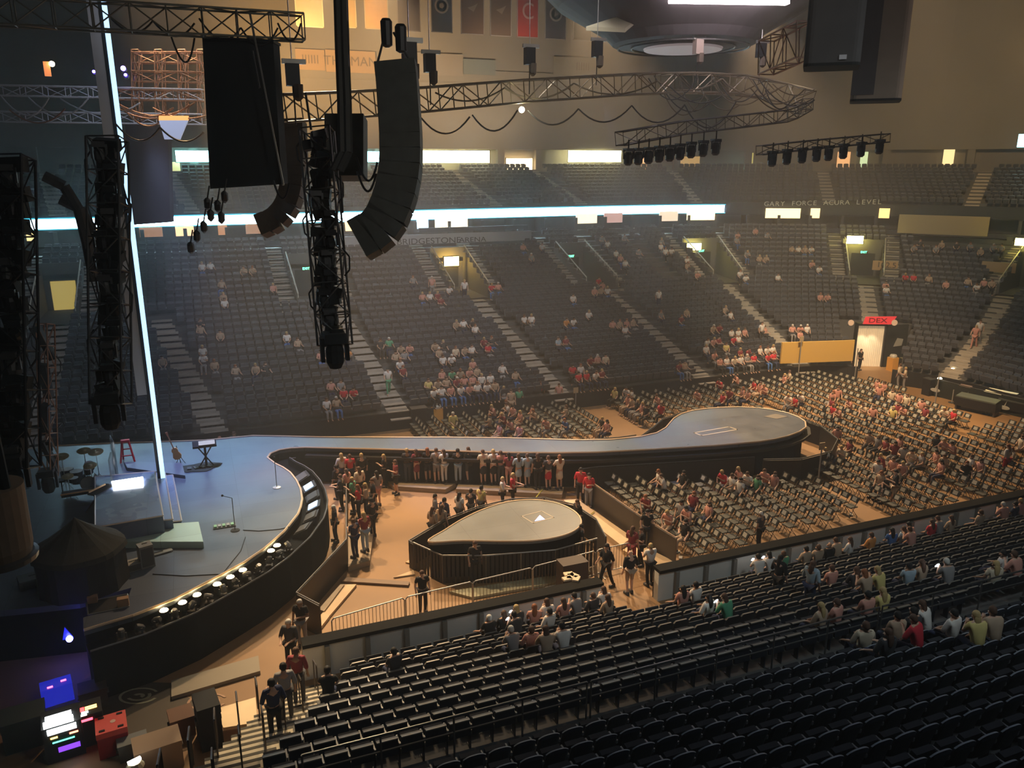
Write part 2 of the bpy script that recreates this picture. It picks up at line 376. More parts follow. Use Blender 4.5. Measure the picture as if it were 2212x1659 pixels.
# vomitory walls + lights
for k, (x0, x1, y0, y1, c, lab) in enumerate(((959, 991, 555, 575, 'o', 'orange exit light over the stairs left of centre'), (1484, 1515, 526, 541, 'y', 'yellow exit light over the stairs right of the centre'),
        (1830, 1866, 509, 526, 'y', 'yellow exit light above the corner stairs'), (2194, 2230, 514, 530, 'y', 'yellow exit light at the far end'))):
    t = winbox('exit_light', x0, x1, y0, y1, 18.6, (1, .62, .12, 16) if k == 0 else (1, .85, .2, 16), lab, 'exit light')
for i, v in enumerate(VOMS):
    lab = ('far left vomitory', 'vomitory behind the light tower', 'vomitory with the orange light', 'dark vomitory with green sign', 'vomitory with yellow light', 'corner vomitory', 'end vomitory')[i]
    m = M(); hh = .12/sscale(v[0], 18)
    for sd in (-1, 1):
        s = v[0]+sd*(v[1]-hh)
        for r_ in range(V0, V1):
            z = rows[r_][1]; block(m, s-hh, s+hh, r_*TR, (r_+1)*TR, 5, z+.75)
    block(m, v[0]-v[1], v[0]+v[1], V1*TR, V1*TR+.1, 5, rows[V1][1]+.8)
    rl = thing('vomitory_rail', 'pale rail along the top of the %s' % lab, 'rail', (*pos(v[0], 14)[:2], 5)); mm = M()
    for sd in (-1, 1):
        P_ = [(*pos(v[0]+sd*(v[1]-hh), r_*TR)[:2], rows[r_][1]+.95) for r_ in range(V0, V1+1)]; mm.path([(q[0], q[1], q[2]) for q in P_], .05, 5)
        for q in P_[::2]: mm.tube((q[0], q[1], q[2]), (q[0], q[1], q[2]-.3), .03, 4)
    o = obj('rail_bars', mm, mat('rail_pale', (.55, .52, .42), .5), rl); o.location = -rl.location
    obj('wall_vomitory', m, mat('vom_wall', (.13, .125, .11), .8), kind='structure', label='low walls of the %s' % lab)
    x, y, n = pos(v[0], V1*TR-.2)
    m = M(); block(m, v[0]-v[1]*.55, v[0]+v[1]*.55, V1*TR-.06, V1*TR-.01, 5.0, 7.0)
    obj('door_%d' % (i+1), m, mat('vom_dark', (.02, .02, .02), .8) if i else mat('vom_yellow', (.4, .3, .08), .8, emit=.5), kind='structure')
    if i in (1, 3, 4, 5):
        t = thing('exit_sign', 'small green exit sign at the %s' % lab, 'exit sign', (x, y, 7.1))
        obj('sign_case', M().box(-.3, -.06, -.12, .3, .06, .12), DARK, t, rz=-atan2(n[0], n[1])); text('lettering', 'EXIT', .26, (-n[0]*.07, -n[1]*.07, 0), -atan2(n[0], n[1]), mat('exit_green', (.1, 1, .4), emit=5), t)
# seat mass -------------------------------------------------------------
def seat_lo(m, x, y, z, ang, w=.24, h=.86, open_=False):
    """rounded back plus tipped-up seat; ang = heading the seat faces"""
    c, s = cos(ang), sin(ang)
    def T(a, b, e): return (x+a*(-s)+b*c, y+a*c+b*s, z+e)   # a across, b forward
    n = len(m.v)
    m.v += [T(-w, -.04, .42), T(w, -.04, .42), T(w, -.14, h-.07), T(w*.75, -.15, h), T(-w*.75, -.15, h), T(-w, -.14, h-.07),
            T(-w, .02, .42), T(w, .02, .42), T(w, -.09, h-.07), T(w*.75, -.10, h), T(-w*.75, -.10, h), T(-w, -.09, h-.07)]
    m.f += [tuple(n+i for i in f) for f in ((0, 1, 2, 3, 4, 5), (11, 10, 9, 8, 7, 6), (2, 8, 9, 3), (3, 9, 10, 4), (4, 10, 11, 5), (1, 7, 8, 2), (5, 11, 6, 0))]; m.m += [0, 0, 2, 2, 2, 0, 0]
    n = len(m.v)
    m.v += [T(-w*.9, .06, .36), T(w*.9, .06, .36), T(w*.9, .16, .74), T(-w*.9, .16, .74), T(-w*.9, .13, .34), T(w*.9, .13, .34), T(w*.9, .22, .72), T(-w*.9, .22, .72)]
    m.f += [tuple(n+i for i in f) for f in ((4, 5, 6, 7), (0, 3, 2, 1), (3, 7, 6, 2), (0, 4, 7, 3), (1, 2, 6, 5))]; m.m += [1]*5
def blocked(s, d, i):
    for k in range(NA):
        if i < V0 and abs(s-aisle_s(k, d))*sscale(s, d) < .85: return True
    if i >= V0:
        for v in VOMS:
            e = abs(s-v[0])*sscale(s, d); hw = v[1]*sscale(v[0], d)
            if i < V1+1 and e < hw+1.3: return True
            if i > V1 and hw-.1 < e < hw+1.25: return True
    if (i >= 24 and 13.6 < s < 26.9) or (i >= 23 and 42.85 < s < 44.3): return True
    if i < 8 and TUN[0]-.05 < s < TUN[1]+.05: return True
    return False
SEATS_FAR = []
m = M()
for i in range(NR):
    d, z = rows[i]; s = -19.0
    while s < 54:
        sc_ = sscale(s, d+.3); st = .56/sc_
        if not blocked(s, d, i):
            x, y, n = pos(s, d+.32); a = atan2(-n[1], -n[0]); seat_lo(m, x, y, z, a)
            SEATS_FAR.append((s, i, x, y, z, a))
        s += st
SEAT_HI = mat('seat_pan_grey', (.16, .155, .15), .5)
SEAT_TOP = mat('seat_rim_grey', (.15, .15, .155), .5)
obj('arena_seats', m, [SEATM, mat('seat_pan_dark', (.075, .075, .085), .5), SEAT_TOP], label='dark tip-up arena seats filling the far lower stand in rows', cat='seats', kind='stuff')
m = M()
for i, (d, z) in enumerate(DK):
    s = -19.0
    while s < 54:
        sc_ = sscale(s, d+.4)
        if all(abs(s-(q-(.16*i if q < 38 else 0)))*sc_ > .9 for q in DA):
            x, y, n = pos(s, d+.36); seat_lo(m, x, y, z, atan2(-n[1], -n[0]), h=.8)
        s += .6/sc_
obj('deck_seats', m, [SEATM, SEATM, SEAT_TOP], label='dark seats of the upper deck above the ribbon board', cat='seats', kind='stuff')
# ---------------------------------------------------------------- near seats: the largest 300 as things, the others as one mass
def proj(p):
    d = Vector(p)-CAM; z = d.dot(FW); return CX+F*d.dot(RT)/z, CY-F*d.dot(UP)/z, z
def back_mesh():
    m = M(); nx, nz = 8, 6
    def pt(i, j, off):
        u = -1+2*i/nx; v = j/nz; top = .90-.075*abs(u)**2.6
        return (.235*u*(1-.04*v), -.06-.13*v-.035*(1-u*u)*.8-off*(1.0 if 0 < i < nx and j < nz else .55), .40+(top-.40)*v)
    for off in (0, .055):
        for j in range(nz+1):
            for i in range(nx+1): m.v.append(pt(i, j, off))
    W = nx+1; N = W*(nz+1)
    for j in range(nz):
        for i in range(nx):
            a = j*W+i; m.f += [(a, a+1, a+W+1, a+W), (N+a, N+a+W, N+a+W+1, N+a+1)]; m.m += [0, 0]
    for i in range(nx): a = nz*W+i; m.f += [(a, a+1, N+a+1, N+a), (i, N+i, N+i+1, i+1)]; m.m += [1, 0]
    for j in range(nz): a = j*W; m.f += [(a, a+W, N+a+W, N+a)]; a += nx; m.f += [(a, N+a, N+a+W, a+W)]; m.m += [0, 0]
    return m
PAD = mat('seat_fabric', (.014, .017, .025), .8, noise=.25, nscale=6); SHELL = mat('seat_shell', (.02, .026, .042), .45); TOPG = mat('seat_top_sheen', (.26, .29, .34), .6)  # top faces: grey-blue sheen of the light put into the colour
ARM = mat('armrest_plastic', (.16, .17, .18), .4)
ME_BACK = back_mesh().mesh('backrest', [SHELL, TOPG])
ME_PAN = M().ob((0, .12, .50), (.2, .05, .17), rot(0, .2)).ob((0, .17, .50), (.19, .02, .16), rot(0, .2)).mesh('seat_pan', PAD)
ME_ARM = M().ob((.254, .0, .60), (.017, .16, .02)).ob((.254, -.14, .63), (.017, .03, .03)).mesh('armrest', ARM)
ME_LEG = M().box(.24, -.08, 0, .27, .06, .58).box(.235, -.12, 0, .272, .12, .03).mesh('standard', SHELL)
# front-section seats: lower plain backs
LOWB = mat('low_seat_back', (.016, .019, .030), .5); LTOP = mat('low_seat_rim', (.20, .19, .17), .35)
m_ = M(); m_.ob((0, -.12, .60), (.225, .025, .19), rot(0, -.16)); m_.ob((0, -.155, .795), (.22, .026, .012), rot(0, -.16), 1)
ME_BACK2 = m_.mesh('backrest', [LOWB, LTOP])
near = []
for j, (y, z) in enumerate(NRW):
    x = nleft(y)+.38; k = 0
    while x < 47: 
        if not (j < 2 and 11.6 < x < 14.3): near.append((x, y-.45, z, j, 0))
        x += .51; k += 1
for j, (y, z) in enumerate(FRW):
    x = nleft(-22.6)-.5-.2*j; k = 0
    while x < 34:
        near.append((x, y-.47, z, j, 1)); x += .51; k += 1
vis = []; rest = []
for s_ in near:
    px_, py_, dz = proj((s_[0], s_[1], s_[2]+.75))
    (vis if -20 < px_ < 2232 and py_ < 1690 else rest).append((dz, s_))
vis.sort(key=lambda a: a[0]); NEAR_BIG = [s for _, s in vis[:300]]; rest += vis[300:]
ORD = ('first', 'second', 'third', 'fourth', 'fifth', 'sixth', 'seventh', 'eighth', 'ninth', 'tenth', 'eleventh', 'twelfth', 'thirteenth', 'fourteenth', 'fifteenth', 'sixteenth', 'seventeenth', 'eighteenth', 'nineteenth', 'twentieth')
LFT = {}
for x, y, z, j, fr in sorted(NEAR_BIG):
    row = ORD[j]; LFT[(j, fr)] = LFT.get((j, fr), 0)+1; nth = LFT[(j, fr)]
    t = thing('arena_seat', ('dark round-backed seat, %s row behind the metal rail, %s from left' if fr else 'dark low-backed seat, %s row behind the white boards, %s from left') % (row, ordw(nth)), 'seat', (x, y, z),
              group='%s row of dark seats behind the %s' % (row, 'metal rail' if fr else 'white boards'))
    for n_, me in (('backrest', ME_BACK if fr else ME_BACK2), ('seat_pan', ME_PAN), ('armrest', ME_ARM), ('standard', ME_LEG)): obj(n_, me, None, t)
m = M()
for _, (x, y, z, j, fr) in rest: seat_lo(m, x, y, z, pi/2, h=.9 if fr else .82)
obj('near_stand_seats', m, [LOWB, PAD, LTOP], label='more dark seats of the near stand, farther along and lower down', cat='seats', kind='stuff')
# ---------------------------------------------------------------- folding chairs on the floor
CH_F = mat('chair_frame_black', (.012, .013, .012), .6); CH_B = mat('chair_back_black', (.022, .026, .024), .6); CH_S = mat('chair_cushion', (.07, .075, .065), .6, noise=.2)
CH_LIT = mat('chair_lit_patch', (.42, .40, .33), .5)  # pale patch: light falling on the pad, painted on the backrest
ch = M()
for sx in (-.2, .2):
    ch.tube((sx, .22, 0), (sx, -.19, .86), .013, 5); ch.tube((sx*.93, -.22, 0), (sx*.93, .16, .47), .013, 5)
ch.tube((-.2, .2, .05), (.2, .2, .05), .01, 4); ch.tube((-.19, -.2, .05), (.19, -.2, .05), .01, 4)
ME_CF = ch.mesh('frame', CH_F)
ME_CS = M().ob((0, .02, .46), (.2, .2, .025)).mesh('seat', CH_S)
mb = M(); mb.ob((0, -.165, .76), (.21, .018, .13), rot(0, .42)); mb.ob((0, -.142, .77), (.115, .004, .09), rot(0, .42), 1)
ME_CB = mb.mesh('backrest', [CH_B, CH_LIT])
def inpoly(x, y, P):
    r = False
    for i in range(len(P)):
        (a, b), (c, d) = P[i], P[i-1]
        if (b > y) != (d > y) and x < (c-a)*(y-b)/(d-b)+a: r = not r
    return r
BLK = [('A', 'block beside the catwalk', [(16.9, -3.9), (25.9, -7.3), (25.9, -10.6), (21.5, -11.3), (16.9, -11.6)]),
       ('B1', 'block past catwalk end', [(27.3, -5.9), (31.1, -4.9), (31.1, -11.5), (27.3, -11.5)]),
       ('B2', 'block by brown aisle', [(32.0, -4.4), (38.0, -4.6), (38.0, -11.4), (32.0, -11.4)]),
       ('B3', 'block behind round catwalk', [(31.3, -3.6), (41.6, -3.6), (41.6, 1.2), (31.0, 1.2)]),
       ('B4', 'block nearest mixing desk', [(38.9, -5.0), (46, -5.4), (46, -11.4), (38.9, -11.4)]),
       ('C1', 'back block by boards', [(23.6, 3.0), (26, 4.3), (30.5, 4.0), (32.0, 2.5), (32.0, 8.1), (23.6, 8.1)]),
       ('C2', 'back block toward tunnel', [(33.0, 2.2), (42.2, 2.0), (42.2, 4.5), (40.2, 8.0), (33.0, 8.3)]),
       ('D', 'block nearest the stage', [(10.6, 5.5), (15.5, 3.0), (20.6, 2.0), (20.6, 8.1), (10.6, 8.1)])]
chairs = []
for key, lab, P in BLK:
    x0 = min(p[0] for p in P); x1 = max(p[0] for p in P); r = 0; x = x0+.3
    while x < x1:
        y = -11.4 if key[0] in 'AB' and key != 'B3' else -3.4
        y0 = y
        while y < 8.3:
            if inpoly(x, y, P): chairs.append((x, y, key, lab, r))
            y += .56
        x += .95; r += 1
chairs.sort(key=lambda c: proj((c[0], c[1], .5))[2])
CN = {}
def chair_at(x, y, lab, r):
    n_ = len([1 for c_ in chairs if c_[3] == lab and c_[4] == r and c_[1] < y])+1
    t = thing('folding_chair', 'black folding chair, %s of %s row, %s' % (ORD[n_-1] if n_ < 21 else 'last', ORD[r], lab), 'chair', (x, y, 0), pi/2+random.uniform(-.06, .06), '%s row of chairs, %s' % (ORD[r], lab))
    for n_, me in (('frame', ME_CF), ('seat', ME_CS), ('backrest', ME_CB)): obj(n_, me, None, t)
nch = 0; m = M(); pro = M()
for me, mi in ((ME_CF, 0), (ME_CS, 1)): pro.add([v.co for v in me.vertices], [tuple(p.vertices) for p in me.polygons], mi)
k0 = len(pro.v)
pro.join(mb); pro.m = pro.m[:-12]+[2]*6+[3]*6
FLOORSEATS = []
for x, y, key, lab, r in chairs:
    px_, py_, _ = proj((x, y, .5)); FLOORSEATS.append((x, y, 0, pi, key, lab, r))
    if nch < 300 and px_ < 2230: chair_at(x, y, lab, r); nch += 1
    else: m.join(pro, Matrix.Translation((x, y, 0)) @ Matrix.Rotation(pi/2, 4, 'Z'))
obj('folding_chairs', m, [CH_F, CH_S, CH_B, CH_LIT], label='farther black folding chairs in rows across the back of the floor', cat='chairs', kind='stuff')
# ---------------------------------------------------------------- rails in the near stand
def rail(name, pts, lab, r=.022, post=1.0, every=1.2, m_=None, mid=(), cat='rail', bars=0, plen=None):
    o = thing(name, lab, cat, pts[0]); m = M(); P = [Vector(p)-Vector(pts[0]) for p in pts]
    m.path(P, r, 6); obj('top_rail', m, m_ or STEEL, o)
    m = M()
    for a, b in zip(P, P[1:]):
        n = max(1, int((b-a).length/every))
        for i in range(n+1):
            q = a.lerp(b, i/n); m.tube(q-Vector((0, 0, post)), q, r*.9, 5)
    obj('posts', m, m_ or STEEL, o)
    for h in mid:
        m = M(); m.path([p-Vector((0, 0, h)) for p in P], r*.8, 5); obj('mid_rail', m, m_ or STEEL, o)
    if bars:
        m = M()
        for a, b in zip(P, P[1:]):
            n = max(1, int((b-a).length/bars))
            for i in range(n): q = a.lerp(b, i/n); m.tube(q-Vector((0, 0, post*.92)), q, .007, 4)
        obj('bars', m, m_ or STEEL, o)
    return o
RW = mat('rail_worn', (.15, .15, .15), .35, .7)
for x0, x1, w_ in ((1.0, 7.0, 'left run, beside the pale steps'), (7.1, 15.2, 'middle run'), (15.3, 24, 'right run'), (24.1, 36, 'farthest run')):
    rail('guard_rail', [(x0, -21.7, 4.2), (x1, -21.7, 4.2)], 'long dark metal guard rail between lower and upper rows, %s' % w_, .025, 1.0, 1.5, RW, (.38,))
for k in range(7):
    y = -14.2-1.15*k; z = .25+.46*k; x = nleft(y)-.75
    rail('stair_handrail', [(x, y, z+.95), (x, y-.75, z+1.25)], 'short dark looped handrail in the middle of the pale steps, %s from the floor' % ORD[k], .022, .95, 2, mat('rail_dark', (.05, .04, .035), .5, .4))
pl = mat('rail_dark')
for k in range(5):
    y = -15.0-1.1*k; z = .6+.44*k; x = nleft(y)-2.0
    rail('side_handrail', [(x, y, z+1.0), (x, y-.95, z+1.35)], 'dark handrail panel at the left edge of the pale steps, %s from the floor' % ORD[k], .025, 1.0, 2, pl, (), bars=.12)
# ---------------------------------------------------------------- stage deck and catwalk
MAIN = [(-6.9, 6.9), (-4.33, 6.29), (-0.35, 5.15), (1.92, 5.0), (3.52, 4.28), (5.0, 3.55), (7.33, 2.6), (9.0, 1.9), (10.78, 1.2), (13.6, 0.0), (16.7, -1.55), (18.3, -2.1), (19.82, -2.25), (20.9, -2.05), (21.78, -1.5),
        (22.4, -.9), (23.03, -.3), (23.8, .2), (24.65, .48), (25.6, .5), (26.52, .38), (27.5, .08), (28.36, -.46), (28.9, -1.05), (29.25, -1.8), (29.3, -2.6), (29.1, -3.3), (28.5, -4.05), (27.7, -4.5), (26.71, -4.82),
        (25.8, -4.95), (24.87, -4.95), (22.55, -4.62), (19.64, -4.0), (16.82, -3.35), (14.9, -2.65), (12.98, -1.85), (10.6, -.7), (8.34, .4), (5.8, 1.6), (4.19, 2.38), (3.5, 2.55), (2.95, 2.5), (2.5, 2.15), (2.3, 1.6),
        (2.57, .63), (2.85, 0), (3.07, -.71), (3.2, -1.7), (3.24, -2.73), (3.16, -3.83), (3.0, -4.6), (2.82, -5.22), (2.16, -6.57), (1.33, -7.75), (.65, -8.5), (-.18, -9.18), (-1.52, -10.2), (-2.74, -10.8), (-4.02, -11.12), (-4.1, -10.4),
        (-2.95, -9.95), (-2.85, -9.0), (-4.3, -9.4), (-5.6, -9.2), (-9, -8.6), (-12.5, -6), (-12.5, 7)]
def deckmat(name, ramp, rough):
    m = bpy.data.materials.new(name); m.use_nodes = True; nt = m.node_tree; b = nt.nodes['Principled BSDF']
    tc = nt.nodes.new('ShaderNodeTexCoord'); br = nt.nodes.new('ShaderNodeTexBrick'); nt.links.new(tc.outputs['Object'], br.inputs['Vector'])
    br.inputs['Color1'].default_value = (*ramp[0], 1); br.inputs['Color2'].default_value = (*ramp[1], 1); br.inputs['Mortar'].default_value = (*[c*.6 for c in ramp[0]], 1)
    br.inputs['Scale'].default_value = 1; br.inputs['Brick Width'].default_value = 2.4; br.inputs['Row Height'].default_value = 1.2; br.inputs['Mortar Size'].default_value = .008; br.offset = 0
    nt.links.new(br.outputs[0], b.inputs['Base Color']); b.inputs['Roughness'].default_value = rough
    nz = nt.nodes.new('ShaderNodeTexNoise'); nz.inputs['Scale'].default_value = .9; mr = nt.nodes.new('ShaderNodeMapRange')
    nt.links.new(tc.outputs['Object'], nz.inputs['Vector']); nt.links.new(nz.outputs[0], mr.inputs[0]); mr.inputs[3].default_value = rough*.7; mr.inputs[4].default_value = rough*1.5
    nt.links.new(mr.outputs[0], b.inputs['Roughness']); return m
DECKM = deckmat('glossy_blue_deck', ((.085, .10, .135), (.10, .12, .155)), .3)
SKIRT = mat('stage_skirt', (.006, .007, .008), .9, noise=.3, spec=.1); EDGE = mat('edge_pale', (.62, .45, .28), .45)
LIPM = mat('lip_dark', (.02, .02, .02), .5)
st = thing('stage', 'large glossy blue stage with long catwalk ending in a round platform', 'stage', (8, 0, 0))
def cenp(P): return [(x-8, y) for x, y in P]
obj('deck', M().prism(cenp(MAIN)[::-1], 1.6, 1.8), DECKM, st)
def inset(P, d, closed=True):
    out = []; n = len(P)
    for i in range(n):
        a = Vector(P[i-1]) if (closed or i) else Vector(P[0]); b = Vector(P[i]); c = Vector(P[(i+1) % n]) if (closed or i < n-1) else Vector(P[-1])
        t = (c-a)
        if t.length < 1e-6: t = Vector((1, 0))
        t.normalize(); out.append((b.x+t.y*d, b.y-t.x*d))
    return out
obj('skirt', M().prism(inset(cenp(MAIN), .1)[::-1], 0, 1.6), SKIRT, st)
m = M(); P = MAIN[:60]
Q = inset(P, -.03, False)
for a, b in zip(Q, Q[1:]): m.tube((a[0]-8, a[1], 1.80), (b[0]-8, b[1], 1.80), .045, 5)
obj('edge_strip', m, EDGE, st)
# dark lower lip running along the near edge of the catwalk
m = M(); P = MAIN[17:41]; Q = inset(P, -.3, False)
for (a, b), (c, d) in zip(zip(P, P[1:]), zip(Q, Q[1:])): m.prism([(p[0]-8, p[1]) for p in (a, b, d, c)], 1.35, 1.48)
obj('lower_lip', m, LIPM, st)
m = M()
for k in range(6):
    x0 = (2.6, 7.8, 12.2, 14.5, 17.2, 21.0)[k]
# trough with monitors along the curved front of the stage
ARC = MAIN[41:60]; OUT = inset(ARC, -.95, False)
tr = thing('stage_trough', 'curved black sunken shelf along the stage front holding lights and screens', 'stage trough', (2, -5, 0))
m = M()
for (a, b), (c, d) in zip(zip(ARC, ARC[1:]), zip(OUT, OUT[1:])): m.prism([(p[0]-2, p[1]+5) for p in (a, b, d, c)], 0, 1.3)
obj('shelf', m, SKIRT, tr)
m = M(); O2 = inset(ARC, -1.03, False)
for (a, b), (c, d) in zip(zip(OUT, OUT[1:]), zip(O2, O2[1:])): m.prism([(p[0]-2, p[1]+5) for p in (a, b, d, c)], 0, 1.62)
obj('outer_wall', m, mat('trough_wall', (.006, .0075, .0075), .85, spec=.12), tr)
m = M(); m.path([(p[0]-2, p[1]+5, 1.64) for p in O2], .03, 5); obj('cap_rail', m, GRAPH, tr)
def along(P, t):
    L = [0]
    for a, b in zip(P, P[1:]): L.append(L[-1]+hypot(b[0]-a[0], b[1]-a[1]))
    s = t*L[-1]
    for i in range(len(P)-1):
        if s <= L[i+1]+1e-9:
            u = (s-L[i])/(L[i+1]-L[i]); a, b = P[i], P[i+1]; return a[0]+(b[0]-a[0])*u, a[1]+(b[1]-a[1])*u, atan2(b[1]-a[1], b[0]-a[0])
    return (*P[-1], 0)
MID = inset(ARC, -.45, False)
FOOT = mat('footlight', (1, .85, .5), emit=22, ecol=(1, .72, .35))
for k, (px_, py_) in enumerate(((590, 1181), (574, 1192), (513, 1230), (484, 1245), (455, 1261), (411, 1282), (375, 1297), (340, 1312))):
    p = atz(px_, py_, 1.6); ft = min((along(inset(ARC, -.2, False), q_/300) for q_ in range(301)), key=lambda u: (u[0]-p.x)**2+(u[1]-p.y)**2); p = Vector((ft[0], ft[1], 1.5))
    t = thing('footlight', 'small lit warm round footlight at the stage edge, %s from the front corner' % ORD[7-k], 'stage light', (p.x, p.y, 1.42), group='lit footlights along the stage edge')
    obj('lamp_body', M().lathe([(.12, 0), (.13, .2), (.15, .24)], 12), DARK, t); obj('lens', M().lathe([(.13, .235), (.11, .27), (.02, .28)], 12), FOOT, t); obj('bracket', M().box(-.05, -.05, -.12, .05, .05, .02), DARK, t)
SCR = mat('monitor_screen', (.25, .4, .6), .2, emit=.9, ecol=(.5, .7, 1))
for k, tt in enumerate((.20, .27, .33, .385, .44, .50)):
    x, y, a = along(MID, tt); t = thing('floor_wedge', 'black floor monitor wedge in the stage trough, %s from the catwalk corner' % ORD[k], 'monitor', (x, y, 1.3), a, 'monitor wedges in the stage trough')
    obj('cabinet', M().add([(-.35, -.3, 0), (.35, -.3, 0), (.35, .3, 0), (-.35, .3, 0), (-.35, -.25, .15), (.35, -.25, .15), (.35, .3, .42), (-.35, .3, .42)], M.BF), mat('wedge_black', (.02, .02, .02), .5, noise=.3), t)
    if k in (1, 3): obj('screen', M().ob((0, 0, .30), (.26, .2, .015), rot(0, .46)), SCR, t)
    else: obj('grille', M().ob((0, 0, .30), (.3, .22, .012), rot(0, .46)), GRAPH, t)
random.seed(11)
for k in range(13):
    tt = .58+.031*k; x, y, a = along(MID, tt)
    t = thing('moving_light', 'black moving light lying in the trough beside the footlights, %s along' % ORD[k], 'stage light', (x+.05*cos(k), y, 1.3), a+k, 'moving lights in the stage trough')
    t.scale = (.72,)*3; obj('base', M().box(-.17, -.17, 0, .17, .17, .12), DARK, t); y_ = obj('yoke', M().box(-.2, -.04, .12, -.16, .04, .42).box(.16, -.04, .12, .2, .04, .42), GRAPH, t)
    obj('head', M().lathe([(.1, -.18), (.14, -.1), (.14, .1), (.11, .2)], 10, (0, 0, .38), 0, rot(0, .6+k)), ALU if k % 3 == 0 else GRAPH, t)
# ---------------------------------------------------------------- round-ended small stage
TEAR = [(7.06, -8.8), (7.9, -8.1), (8.87, -7.4), (10.05, -6.8), (11.12, -6.55), (12.06, -6.7), (12.83, -7.3), (13.18, -8.1), (13.2, -8.9), (12.9, -9.6), (12.3, -10.05), (11.57, -10.22), (10.65, -10.14), (9.54, -9.75), (8.29, -9.2)]
def smooth(P, n=4):
    out = []; N = len(P)
    for i in range(N):
        p0, p1, p2, p3 = [Vector(P[(i+k) % N]) for k in (-1, 0, 1, 2)]
        for j in range(n):
            t = j/n; q = .5*((2*p1)+(p2-p0)*t+(2*p0-5*p1+4*p2-p3)*t*t+(3*p1-p0-3*p2+p3)*t**3); out.append((q.x, q.y))
    return out
TS = smooth(TEAR)
bs = thing('satellite_stage', 'small teardrop-shaped stage with dark glossy top and pale rim inside barricades', 'stage', (11, -8.5, 0))
L_ = [(x-11, y+8.5) for x, y in TS]
obj('deck', M().prism(L_[::-1], 1.38, 1.5), deckmat('satellite_deck', ((.15, .16, .155), (.16, .17, .165)), .32), bs)
obj('skirt', M().prism(inset(L_, .08)[::-1], 0, 1.38), SKIRT, bs)
m = M(); m.path([(p[0], p[1], 1.5) for p in L_+L_[:1]], .035, 5); obj('edge_strip', m, EDGE, bs)
LN = mat('tape_line', (.45, .40, .33), .6)
def frame_lines(parent, pts, z, w_=.05, name='floor_mark', mm=None):
    m = M()
    for a, b in zip(pts, pts[1:]+pts[:1]):
        d = Vector((b[0]-a[0], b[1]-a[1])).normalized()*w_/2; n = Vector((-d.y, d.x))
        m.prism([(a[0]-d.x-n.x, a[1]-d.y-n.y), (b[0]+d.x-n.x, b[1]+d.y-n.y), (b[0]+d.x+n.x, b[1]+d.y+n.y), (a[0]-d.x+n.x, a[1]-d.y+n.y)], z, z+.006)
    return obj(name, m, mm or LN, parent)
q = [atz(*p, 1.5) for p in ((1127, 1115), (1170, 1104), (1196, 1118), (1152, 1130))]
frame_lines(bs, [(p.x-11, p.y+8.5) for p in q], 1.5, name='trap_outline')
q = [atz(*p, 1.5) for p in ((1155, 1126), (1166, 1113), (1177, 1122))]
obj('glowing_triangle', M().prism([(p.x-11, p.y+8.5) for p in q], 1.503, 1.512), mat('triangle_glow', (.4, .5, 1), emit=.9, ecol=(.6, .65, 1)), bs)
q = [atz(*p, 1.8) for p in ((1500, 935), (1575, 922), (1592, 928), (1515, 941))]
frame_lines(st, [(p.x-8, p.y) for p in q], 1.8, .09, name='trap_outline')
q = [atz(*p, 1.8) for p in ((1650, 900), (1675, 894), (1702, 900), (1678, 905))]
obj('hatch', M().prism([(p.x-8, p.y) for p in q], 1.803, 1.81), mat('hatch_grey', (.22, .2, .18), .4), st)
# catwalk furniture: small steps hung at the side
for k, (a, b) in enumerate(((1285, 992), (1297, 999), (1685, 956), (1697, 949))):
    p = atz(a, b, 1.1); obj('wall_box', M().ob((0, 0, 0), (.22, .12, .08)), ALU, None, p, rz=.3, label='small pale metal step box at the side of the catwalk, %s from the left' % ORD[k], cat='box', group='step boxes beside the catwalk')
# ---------------------------------------------------------------- riser with steps on the main stage
def quadprism(name, pix, z, h, mt, parent, org, rim=None):
    q = [atz(a, b, z) for a, b in pix]; P = [(p.x-org.x, p.y-org.y) for p in q]
    o = obj(name, M().prism(P, z-h-org.z, z-org.z), mt, parent)
    if rim:
        m = M(); m.path([(p[0], p[1], z-org.z) for p in P+P[:1]], .03, 4); obj('rim', m, rim, o)
    return o
RM = deckmat('riser_blue', ((.13, .16, .26), (.15, .18, .29)), .25); RIM = mat('riser_rim', (.5, .44, .4), .4)
org = atz(330, 1080, 1.8); rs = thing('stage_riser', 'blue-grey square stage riser with two broad steps on its right', 'riser', org)
quadprism('platform', ((205, 1030), (335, 1018), (352, 1114), (205, 1140)), 2.7, .9, RM, rs, org, RIM)
quadprism('step', ((336, 1022), (356, 1020), (373, 1122), (353, 1124)), 2.4, .6, RM, rs, org, RIM)
quadprism('step', ((357, 1028), (373, 1026), (392, 1125), (373, 1127)), 2.1, .3, RM, rs, org, RIM)
org = atz(350, 1150, 1.8)
t = thing('side_platform', 'low pale turquoise platform in front of the riser', 'riser', org)
quadprism('platform', ((268, 1170), (262, 1138), (429, 1127), (439, 1170)), 2.05, .25, deckmat('pale_platform', ((.42, .55, .50), (.46, .60, .55)), .3), t, org)
org = atz(330, 1005, 1.8)
t = thing('side_platform', 'low grey platform behind the riser near the guitar', 'riser', org)
quadprism('platform', ((268, 997), (393, 1000), (400, 1027), (275, 1010)), 1.95, .15, mat('platform_grey', (.14, .15, .19), .35), t, org)
# glowing screen lying on the riser
q = [atz(*p, 2.72) for p in ((241, 1042), (309, 1032), (310, 1049), (244, 1056))]
t = thing('light_panel', 'glaring white light panel lying on the riser behind the screen pole', 'light panel', q[0])
obj('screen', M().prism([(p.x-q[0].x, p.y-q[0].y) for p in q][::-1], 0, .05), mat('white_glow', (.9, .93, 1), emit=7, ecol=(.85, .92, 1)), t)
